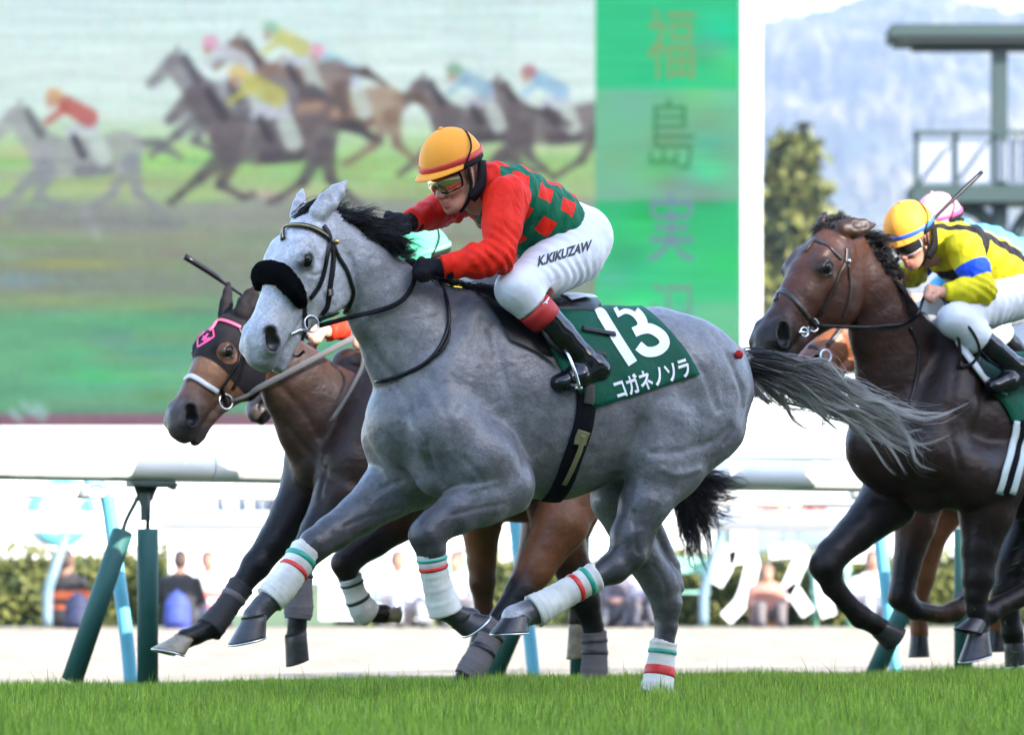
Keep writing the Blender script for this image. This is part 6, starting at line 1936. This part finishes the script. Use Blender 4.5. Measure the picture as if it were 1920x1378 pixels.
def paint_screen():
    gx = np.arange(-700, 1117, 4.0); gy = np.arange(-240, 803, 4.0)
    X, Y = np.meshgrid(gx, gy)
    stops = [(-240, (206, 236, 240)), (0, (214, 240, 238)), (120, (222, 244, 240)), (215, (218, 240, 232)), (265, (186, 222, 170)), (300, (160, 205, 130)), (360, (172, 200, 140)),
             (385, (152, 162, 150)), (450, (148, 158, 132)), (540, (136, 148, 130)), (572, (128, 168, 120)), (600, (104, 176, 128)), (700, (108, 178, 134)), (770, (100, 168, 126)), (780, (148, 108, 124)), (803, (140, 100, 116))]
    ys = [s[0] for s in stops]
    I = np.dstack([np.interp(Y, ys, [s[1][k] for s in stops]) for k in range(3)])
    r = np.random.default_rng(2)
    for _ in range(260):                       # picture noise and grass patches
        cx, cy = r.uniform(-700, 1112), r.uniform(270, 760); sx, sy = r.uniform(30, 140), r.uniform(4, 14)
        w = np.exp(-((X - cx) / sx) ** 2 - ((Y - cy) / sy) ** 2)[..., None] * .5
        c = (r.normal(size=3) * 16)
        I = I + w * c
    def cap(x0, y0, x1, y1, r0, col, al=.9, soft=9, r1=None):
        nonlocal I
        r1 = r0 if r1 is None else r1
        dx, dy = x1 - x0, y1 - y0; L2_ = dx * dx + dy * dy + 1e-6
        t = np.clip(((X - x0) * dx + (Y - y0) * dy) / L2_, 0, 1)
        d = np.hypot(X - x0 - t * dx, Y - y0 - t * dy) - (r0 + (r1 - r0) * t)
        w = (al * np.clip(.5 - d / (2 * soft), 0, 1))[..., None]
        I = I * (1 - w) + np.array(col, float) * w
    def runner(bx, by, L, col, cap_c, silk, al=.8, cloth=(205, 222, 214), dark=None):
        q = lambda x, y: (bx + x * L, by + y * L)
        lo = np.array(dark if dark is not None else np.array(col) * .86)
        def c(x0, y0, x1, y1, r0, co, r1=None, a_=al, soft=4.5): cap(*q(x0, y0), *q(x1, y1), r0 * L, co, a_, soft, None if r1 is None else r1 * L)
        for far in (((-.30, .12), (-.42, .36), (-.24, .46), (-.16, .44)), ((.38, .08), (.24, .34), (.06, .46), (-.02, .50))):
            for (x0, y0), (x1, y1), r0, r1 in zip(far[:-1], far[1:], (.075, .04, .026), (.042, .026, .03)): c(x0, y0, x1, y1, r0, lo, r1)
        c(.46, -.12, .66, -.10, .035, lo * .8, .05); c(.66, -.10, .86, .02, .05, lo * .8, .02)
        c(-.32, 0, .0, .02, .19, col, .17); c(.0, .02, .34, -.04, .17, col, .185)
        c(-.36, -.06, -.62, -.34, .15, col, .085); c(-.62, -.36, -.82, -.16, .080, col, .048); c(-.60, -.42, -.58, -.48, .022, col)
        c(-.40, -.20, -.52, -.40, .05, lo * .7, .04)
        for near in (((-.36, .12), (-.58, .30), (-.74, .44), (-.82, .50)), ((.42, .06), (.46, .32), (.62, .46), (.70, .54))):
            for (x0, y0), (x1, y1), r0, r1 in zip(near[:-1], near[1:], (.085, .042, .028), (.045, .028, .032)): c(x0, y0, x1, y1, r0, lo, r1)
        c(-.05, .14, .2, .12, .06, lo * .85)
        c(.10, -.14, .16, .02, .075, cloth); c(.06, -.26, -.12, -.20, .075, (205, 212, 228), .06); c(-.10, -.16, -.02, .0, .035, (60, 58, 62))
        c(.03, -.34, -.18, -.46, .085, silk, .075); c(-.18, -.42, -.34, -.30, .034, silk, .028)
        c(-.27, -.53, -.29, -.53, .068, cap_c); c(-.30, -.47, -.31, -.45, .035, (190, 150, 130))
    runner(1045, 235, 190, (116, 104, 106), (176, 112, 120), (150, 194, 226)); runner(905, 232, 190, (112, 102, 104), (126, 176, 138), (152, 190, 216))
    runner(650, 205, 205, (166, 138, 116), (236, 168, 198), (170, 212, 236)); runner(560, 155, 190, (138, 116, 108), (140, 190, 160), (202, 204, 112))
    runner(452, 190, 205, (138, 136, 142), (236, 168, 200), (206, 216, 226)); runner(512, 262, 235, (110, 100, 104), (222, 196, 116), (198, 198, 98))
    runner(160, 292, 210, (168, 173, 175), (216, 164, 108), (190, 84, 74), dark=(146, 150, 156))
    cap(850, 330, 820, 470, 10, (170, 190, 190), .4); cap(160, 400, 180, 440, 7, (190, 195, 200), .5); cap(40, 412, 330, 420, 14, (128, 130, 140), .5, 12); cap(380, 405, 740, 408, 12, (140, 140, 142), .45, 12)
    for x, y in ((30, 778), (72, 776), (52, 765), (76, 765)): cap(x - 8, y - 6, x + 8, y + 8, 7, (165, 205, 200), .7, 5)
    for y in range(-230, 380, 38): I = I + (np.exp(-((Y - y) / 3.0) ** 2) * -10)[..., None]
    for x in range(-640, 1112, 140): I = I + ((np.sin(x * 3.3) * 3) * (np.abs(X - x) < 70))[..., None]
    I = I + r.normal(size=I.shape) * 5 + r.normal(size=I.shape[:2])[..., None] * 5
    return gx, gy, srgb(np.clip(I, 0, 255))
scr = empty('video_screen', at(700, 1000, DS)); tag(scr, 'huge video screen showing a horse race and a green text strip', 'screen')
gx, gy, I = paint_screen()
V = np.array([at(x, y, DS) for y in gy for x in gx]); b = len(gx); a = len(gy)
ii, kk = np.meshgrid(np.arange(a - 1), np.arange(b - 1), indexing='ij'); q0 = (ii * b + kk).ravel()
obj('picture', V, np.column_stack([q0, q0 + 1, q0 + b + 1, q0 + b]), emitter('screen_picture'), scr, cols=I.reshape(-1, 3))
gx = np.arange(1116, 1392, 6.0); gy = np.arange(-240, 803, 6.0)
X, Y = np.meshgrid(gx, gy)
st = [(-240, (40, 200, 130)), (164, (46, 204, 136)), (170, (112, 196, 150)), (374, (120, 190, 152)), (380, (44, 196, 116)), (560, (66, 208, 132)), (575, (110, 205, 150)), (803, (110, 200, 150))]
I = np.dstack([np.interp(Y, [s[0] for s in st], [s[1][k] for s in st]) for k in range(3)])
rr_ = np.random.default_rng(9)
for _ in range(60):
    cx, cy = rr_.uniform(1116, 1392), rr_.uniform(-240, 800)
    I = I + (np.exp(-((X - cx) / 40) ** 2 - ((Y - cy) / 25) ** 2))[..., None] * rr_.normal(size=3) * 12
V = np.array([at(x, y, DS) for y in gy for x in gx]); b = len(gx); a = len(gy)
ii, kk = np.meshgrid(np.arange(a - 1), np.arange(b - 1), indexing='ij'); q0 = (ii * b + kk).ravel()
strip = obj('text_strip', V, np.column_stack([q0, q0 + 1, q0 + b + 1, q0 + b]), emitter('screen_strip'), scr, cols=srgb(np.clip(I, 0, 255)).reshape(-1, 3))
for ch, x0, x1, yt, yb, c in (('福', 1213, 1303, 18, 150, (134, 168, 106)), ('島', 1216, 1302, 186, 318, (66, 146, 84)), ('実', 1216, 1302, 362, 492, (120, 140, 168)), ('況', 1218, 1302, 530, 660, (120, 158, 150))):
    V2, F2 = text_flat(ch, 0.0, 2); lo, hi = V2.min(0), V2.max(0)
    V = np.array([at(x0 + (x - lo[0]) / (hi[0] - lo[0]) * (x1 - x0), yb - (y - lo[1]) / (hi[1] - lo[1]) * (yb - yt), DS) - np.array([0, .06, 0]) for x, y in V2])
    obj('character', V, F2, emitter('glyph', False, tuple(srgb(c)), False), strip, smooth=False)
m_frame = mat('screen_frame_white', (.82, .82, .82), .5)
def slab(name, x0, x1, yt, yb, d, th, mt, parent, dy=0):
    p, q = at(x0, yb, d), at(x1, yt, d)
    return obj(name, *box(((p[0] + q[0]) / 2, d + dy + th / 2, (p[2] + q[2]) / 2), (q[0] - p[0], th, q[2] - p[2])), mt, parent, smooth=False)
slab('frame_side', 1391, 1426, -240, 1050, DS, 2.2, m_frame, scr, -.25)
slab('frame_foot', -720, 1390.8, 802, 868, DS, 2.2, m_frame, scr, -.25)
slab('base_wall', -720, 1390.8, 869, 1090, DS, 1.8, m_frame, scr, .1)
slab('back_panel', -720, 1390.8, -240, 801, DS, 1.6, m_frame, scr, .3)

# ------------------------------------------------------------------ right-hand background: white wall, tower, trees, hill
wall = obj('low_wall', *box(((at(1300, 0, 56)[0] + at(2700, 0, 56)[0]) / 2, 56, (at(0, 706, 56)[2] - .08) / 2), (at(2700, 0, 56)[0] - at(1300, 0, 56)[0], .5, at(0, 706, 56)[2] + .08), None, .02), m_frame)
tag(wall, 'long plain white wall beneath the tower at the right', 'wall')
lw = obj('wall_shade_strip', *box((at(1500, 0, 55.6)[0] + 3, 55.6, at(0, 856, 55.6)[2]), (9.6, .25, .08), None, .02), mat('shade_grey', (.32, .34, .42), .6)); tag(lw, 'thin grey strip painted as a shade line across the white wall', 'shade strip')  # grey bar added for the shaded bottom edge of the white above it
DT = 75.0
m_tg2 = mat('tower_green', (.0022, .020, .0175), .55, noise=(.6, .1)); m_tgd = mat('tower_soffit', (.025, .027, .03), .7)
tw = empty('watch_tower', at(1880, 1060, DT)); tag(tw, 'dark green open watch tower with flat roof and balcony', 'tower')
slab('roof', 1672, 2260, 45, 68, DT, 1.3, m_tg2, tw); slab('soffit', 1684, 2250, 69, 77, DT, 1.1, m_tgd, tw, .1)
slab('roof_beam', 1718, 2230, 78, 86, DT, .4, m_tgd, tw, .6)
slab('column', 1869, 1897, 87, 1075, DT, .35, m_tg2, tw, .6); slab('column', 2150, 2178, 87, 1075, DT, .35, m_tg2, tw, .6)
slab('deck', 1712, 2260, 346, 378, DT, 1.3, m_tg2, tw)
for x in (1714, 1787, 1859, 1932, 2005, 2080): slab('rail_post', x, x + 9, 250, 345, DT, .1, m_tg2, tw, -.02)
slab('hand_rail', 1712, 2255, 247, 254, DT, .1, m_tg2, tw, -.16)
m_pane = mat('pale_panel', (.22, .24, .30), .4)
for x in (1724, 1797, 1869, 1942, 2015): slab('balcony_panel', x, x + 62, 262, 340, DT, .05, m_pane, tw, .02)
for k in range(5): slab('baluster', 1880 + k * 22, 1884 + k * 22, 258, 344, DT, .06, m_tg2, tw, -.10)
V, Fs = tube([at(1725, 345, DT - .12), at(1782, 272, DT - .12)], .025, 6); obj('stay', V, Fs, m_tg2, tw)
V, Fs = tube([at(1800, 338, DT - .12), at(1856, 262, DT - .12)], .025, 6); obj('stay', V, Fs, m_tg2, tw)
for s_ in (-1, 1):
    P = [at(1883 + s_ * 95, 384, DT + .8), at(1883 + s_ * 45, 402, DT + .8), at(1883 + s_ * 15, 450, DT + .8)]
    V, Fs = tube(P, .16, 8, smooth_n=4); obj('bracket', V, Fs, m_tg2, tw)

def conifer(px, ytop, ybase, wpx, d, seed, cols, label, n=13000, round_=False):
    b, t = at(px, ybase, d), at(px, ytop, d); H = t[2] - b[2]; W = wpx / F * d / 2
    root = empty('tree', b); tag(root, label, 'tree', 'trees behind the course')
    obj('trunk', *tube([b, b + Z * H * .5, b + Z * H * .97], [W * .12, W * .07, .02], 10), mat('bark', (.07, .05, .035), .9, bump=(20, .6, .02)), root)
    r = np.random.default_rng(seed)
    P = []
    nb = 150
    for i in range(nb):
        h_ = r.random() ** .8
        a = r.random() * 6.283
        ln = W * ((1 - h_) ** (.95 if not round_ else .4) * (.75 + .5 * r.random()) + .03) * (min(1, .55 + h_ * 3) if not round_ else 1)
        o = b + Z * H * (.06 + .92 * h_); tip = o + np.array([math.cos(a) * ln, math.sin(a) * ln, -ln * .18 + (.3 * ln if round_ else 0)])
        m_ = n // nb
        tt = r.random(m_) ** .6
        P.append(o + (tip - o) * tt[:, None] + r.normal(size=(m_, 3)) * W * .085)
    P = np.concatenate(P)
    leafy(P, len(P), W * .085, seed, cols, 'crown', m_leaf, root)
conifer(1490, 256, 1040, 400, 132, 3, ((.035, .05, .010), (.125, .125, .024)), 'tall olive-green conifer beside the screen')
conifer(1432, 385, 1050, 190, 136, 4, ((.010, .020, .010), (.028, .042, .018)), 'dark green conifer partly behind the screen frame')
conifer(1560, 470, 1060, 130, 80, 5, ((.03, .04, .012), (.07, .075, .03)), 'low broad tree right of the olive conifer', round_=True)
conifer(1660, 520, 1060, 160, 85, 6, ((.025, .04, .012), (.06, .07, .025)), 'low round tree behind the two riders', round_=True)

# wooded hill
def hill():
    xs = np.linspace(700, 2900, 330); ds = np.linspace(1500, 3600, 150)
    prof_x = [700, 1200, 1380, 1440, 1500, 1540, 1600, 1640, 1680, 1740, 1820, 1900, 2000, 2200, 2500, 2900]
    prof_y = [420, 220, 80, 50, 34, 26, 10, 4, 16, 40, 66, 60, 90, 180, 330, 520]
    r = np.random.default_rng(4)
    ph = r.random((18, 3)) * 6.28
    D_, X0 = np.meshgrid(ds, xs, indexing='ij'); X_ = (X0 - HX) / F * 2600
    f = (D_ - 1500) / 1100
    env = np.where(f < 1, np.sin(np.minimum(f, 1) * math.pi / 2) ** 1.2, np.maximum(0, 1 - (f - 1) * .8))
    zt = CH + (HY - np.interp(X0, prof_x, prof_y)) / F * 2600
    n_ = sum(np.sin(X_ * .010 * (k + 1) + ph[k, 0] + D_ * .005 * (k * .7 + 1) + ph[k, 1]) / (k + 1) ** .8 for k in range(18))
    lump = r.normal(size=D_.shape) * 2.2
    Zh = np.maximum(-1, zt * env + (n_ * 6 * np.minimum(env * 2, 1) + lump) * np.where(f < .97, 1, .5))
    V = np.dstack([X_, D_, Zh]).reshape(-1, 3)
    b = len(xs); a = len(ds)
    ii, kk = np.meshgrid(np.arange(a - 1), np.arange(b - 1), indexing='ij'); q0 = (ii * b + kk).ravel()
    m = mat('hill_woods', (.045, .065, .02), .95)
    n = m.node_tree.nodes; l = m.node_tree.links; bs = n['Principled BSDF']
    tc = n.new('ShaderNodeTexCoord'); t = n.new('ShaderNodeTexNoise'); t.inputs['Scale'].default_value = .03; t.inputs['Detail'].default_value = 8; t.inputs['Roughness'].default_value = .68
    _mp = n.new('ShaderNodeMapping'); _mp.inputs['Scale'].default_value = (1, .3, 1); l.new(tc.outputs['Object'], _mp.inputs[0]); l.new(_mp.outputs[0], t.inputs['Vector'])
    cr = n.new('ShaderNodeValToRGB'); cr.color_ramp.elements[0].position = .42; cr.color_ramp.elements[0].color = (.010, .026, .018, 1)
    cr.color_ramp.elements[1].position = .58; cr.color_ramp.elements[1].color = (.115, .10, .045, 1)
    l.new(t.outputs[0], cr.inputs[0]); l.new(cr.outputs[0], bs.inputs['Base Color'])
    t2 = n.new('ShaderNodeTexNoise'); t2.inputs['Scale'].default_value = .06; t2.inputs['Detail'].default_value = 5; l.new(tc.outputs['Object'], t2.inputs['Vector'])
    bp = n.new('ShaderNodeBump'); bp.inputs['Strength'].default_value = 1; bp.inputs['Distance'].default_value = 12; l.new(t2.outputs[0], bp.inputs['Height']); l.new(bp.outputs[0], bs.inputs['Normal'])
    o = obj('hill', np.array(V), np.column_stack([q0, q0 + 1, q0 + b + 1, q0 + b]), m, None, org=(0, 2600, 0)); tag(o, kind='structure')
hill()

# air: pale haze round everything, the sky outside it
m_hz = bpy.data.materials.new('haze_air'); m_hz.use_nodes = True
_n = m_hz.node_tree.nodes; _n.clear(); _o = _n.new('ShaderNodeOutputMaterial'); _v = _n.new('ShaderNodeVolumePrincipled')
_v.inputs['Color'].default_value = (.66, .76, 1.0, 1); _v.inputs['Density'].default_value = HAZE; _v.inputs['Anisotropy'].default_value = .3
m_hz.node_tree.links.new(_v.outputs[0], _o.inputs['Volume'])
hz = obj('haze', *box((200, 1900, 274), (3900, 4300, 550)), m_hz, None, org=(0, 0, 0), smooth=False)
tag(hz, 'pale blue haze filling the air towards the hill', 'haze', kind='stuff')

# ------------------------------------------------------------------ spectators sitting beyond the sand
def spectator(px, d, shirt, hair, trousers, label, turn=0.0, stripe=None, h=.018, cap=None, size=1.0):
    b = at(px, 1160, d); b[2] = -.07
    f = np.array([math.sin(turn), -math.cos(turn), 0]); s = np.array([math.cos(turn), math.sin(turn), 0])
    q = lambda x, y, z: b + (s * x + f * y + Z * z) * size
    skin = (.42, .22, .15); B = Body(np.eye(3))
    B.limb([(q(0, 0, .12), .14, .19), (q(0, .02, .32), .11, .17), (q(0, .05, .50), .10, .19), (q(0, .05, .57), .06, .14)], .05, s, shirt)
    B.limb([(q(0, .05, .60), .05, .05), (q(0, .07, .68), .05, .05)], .03, None, skin)
    B.limb([(q(0, .08, .75), .085, .075), (q(0, .10, .71), .07, .062)], .03, s, skin)
    B.limb([(q(0, .06, .79), .085, .078), (q(0, .035, .74), .078, .076)], .008, s, cap or hair)
    B.ball(q(0, .185, .73), .016, .015, skin)
    for z in (-1, 1):
        B.limb([(q(z * .19, .04, .52), .055, .055), (q(z * .24, .10, .32), .045, .045), (q(z * .14, .28, .30), .036, .036)], .03, None, [shirt, shirt, skin])
        B.ball(q(z * .13, .32, .31), .04, .02, skin)
        B.limb([(q(z * .10, .06, .10), .09, .09), (q(z * .14, .38, .30), .065, .065), (q(z * .14, .46, .06), .05, .05)], .03, None, trousers)
        B.limb([(q(z * .14, .46, .05), .045, .045), (q(z * .14, .58, .04), .035, .04)], .02, None, (.05, .05, .05))
    V, Q = B.mesh(h); C = B.colours(V, shirt, .014)
    if stripe:
        zz = (V[:, 2] - b[2]) / size; m_ = (zz > .33) & (zz < .42) | ((zz > .22) & (zz < .26)); m_ &= np.linalg.norm(C - np.array(shirt), axis=1) < .1
        C[m_] = stripe
    tag(obj('person', V, Q, mat('cloth_people', (.3, .3, .3), .8, attr=True), None, org=b, cols=C), label, 'person')
spectator(122, 38.6, (.015, .014, .015), (.012, .010, .010), (.30, .25, .24), 'person in black shirt with orange bands sitting at far left', 2.9, (.60, .12, .03))
spectator(336, 38.4, (.02, .02, .022), (.010, .009, .009), (.05, .05, .07), 'person in black shirt sitting with back turned near the rail post', 3.0)
def backpack(c, mt, label):
    B = Body(np.eye(3)); c = np.array(c)
    B.limb([(c - Z * .13, .11, .15), (c + Z * .06, .10, .14), (c + Z * .14, .07, .10)], .03, np.array([1.0, 0, 0]))
    B.limb([(c - Z * .10 - np.array([0, .09, 0]), .06, .11), (c - Z * .02 - np.array([0, .09, 0]), .05, .10)], .015, np.array([1.0, 0, 0]))
    B.limb([(c + Z * .17 + np.array([-.05, 0, 0]), .014, .014), (c + Z * .23, .012, .012), (c + Z * .17 + np.array([.05, 0, 0]), .014, .014)], .01)
    V, Q = B.mesh(.014); tag(obj('backpack', V, Q, mt), label, 'backpack')
backpack(at(332, 1146, 37.9), mat('blue_bag', (.03, .05, .24), .7, bump=(20, .5, .02)), 'blue backpack leaning against the person in black')
backpack(at(146, 1148, 38.0), mat('navy_bag', (.010, .014, .05), .7, bump=(20, .5, .02)), 'navy bag beside the person with orange bands')
spectator(388, 39.2, (.62, .60, .66), (.02, .015, .012), (.2, .2, .25), 'person in pale shirt with a red band near white sign', .3, (.6, .12, .1))
spectator(742, 38.8, (.62, .62, .64), (.05, .035, .025), (.35, .34, .36), 'person in white shirt seated behind the folded bandaged leg', .4)
spectator(862, 38.9, (.55, .58, .60), (.02, .02, .02), (.2, .2, .22), 'person in a dark cap seated behind the chestnut leg', -.5, cap=(.02, .035, .03))
spectator(1150, 38.7, (.10, .09, .12), (.02, .015, .012), (.06, .06, .08), 'person in dark clothes seated left of the bandaged hind leg', .8)
spectator(1196, 38.8, (.48, .48, .58), (.03, .02, .018), (.1, .1, .12), 'person in lilac shirt seated beside the one in dark clothes', -.6)
spectator(1436, 38.8, (.36, .16, .12), (.03, .02, .018), (.12, .1, .1), 'person in rust shirt seated under the white letters', .1, size=.82)
spectator(1632, 38.8, (.62, .62, .62), (.06, .045, .035), (.3, .3, .32), 'person in white shirt seated behind the raised dark hoof', .2)
# clods of turf thrown up by the hooves
r = np.random.default_rng(8); V = []; Fs = []
for k in range(70):
    c = LC.p(1830 + r.normal() * 55, 1100 + r.normal() * 80, r.normal() * .15); a = unit(r.normal(size=3)); w = unit(np.cross(a, r.normal(size=3)))
    ln = .010 + .03 * r.random() ** 2; n0 = len(V)
    V += [c - a * ln, c + w * .0022, c + a * ln + w * ln * .4, c - w * .0022, c + np.cross(a, w) * .002]
    Fs += [(n0, n0 + 1, n0 + 4), (n0 + 1, n0 + 2, n0 + 4), (n0 + 2, n0 + 3, n0 + 4), (n0 + 3, n0, n0 + 4), (n0, n0 + 3, n0 + 2, n0 + 1)]
tag(obj('flying_turf', np.array(V), Fs, m_blade, cols=np.tile([.10, .20, .04], (len(V), 1)), smooth=False), 'bits of torn grass flying round the dark hooves', 'grass', kind='stuff')
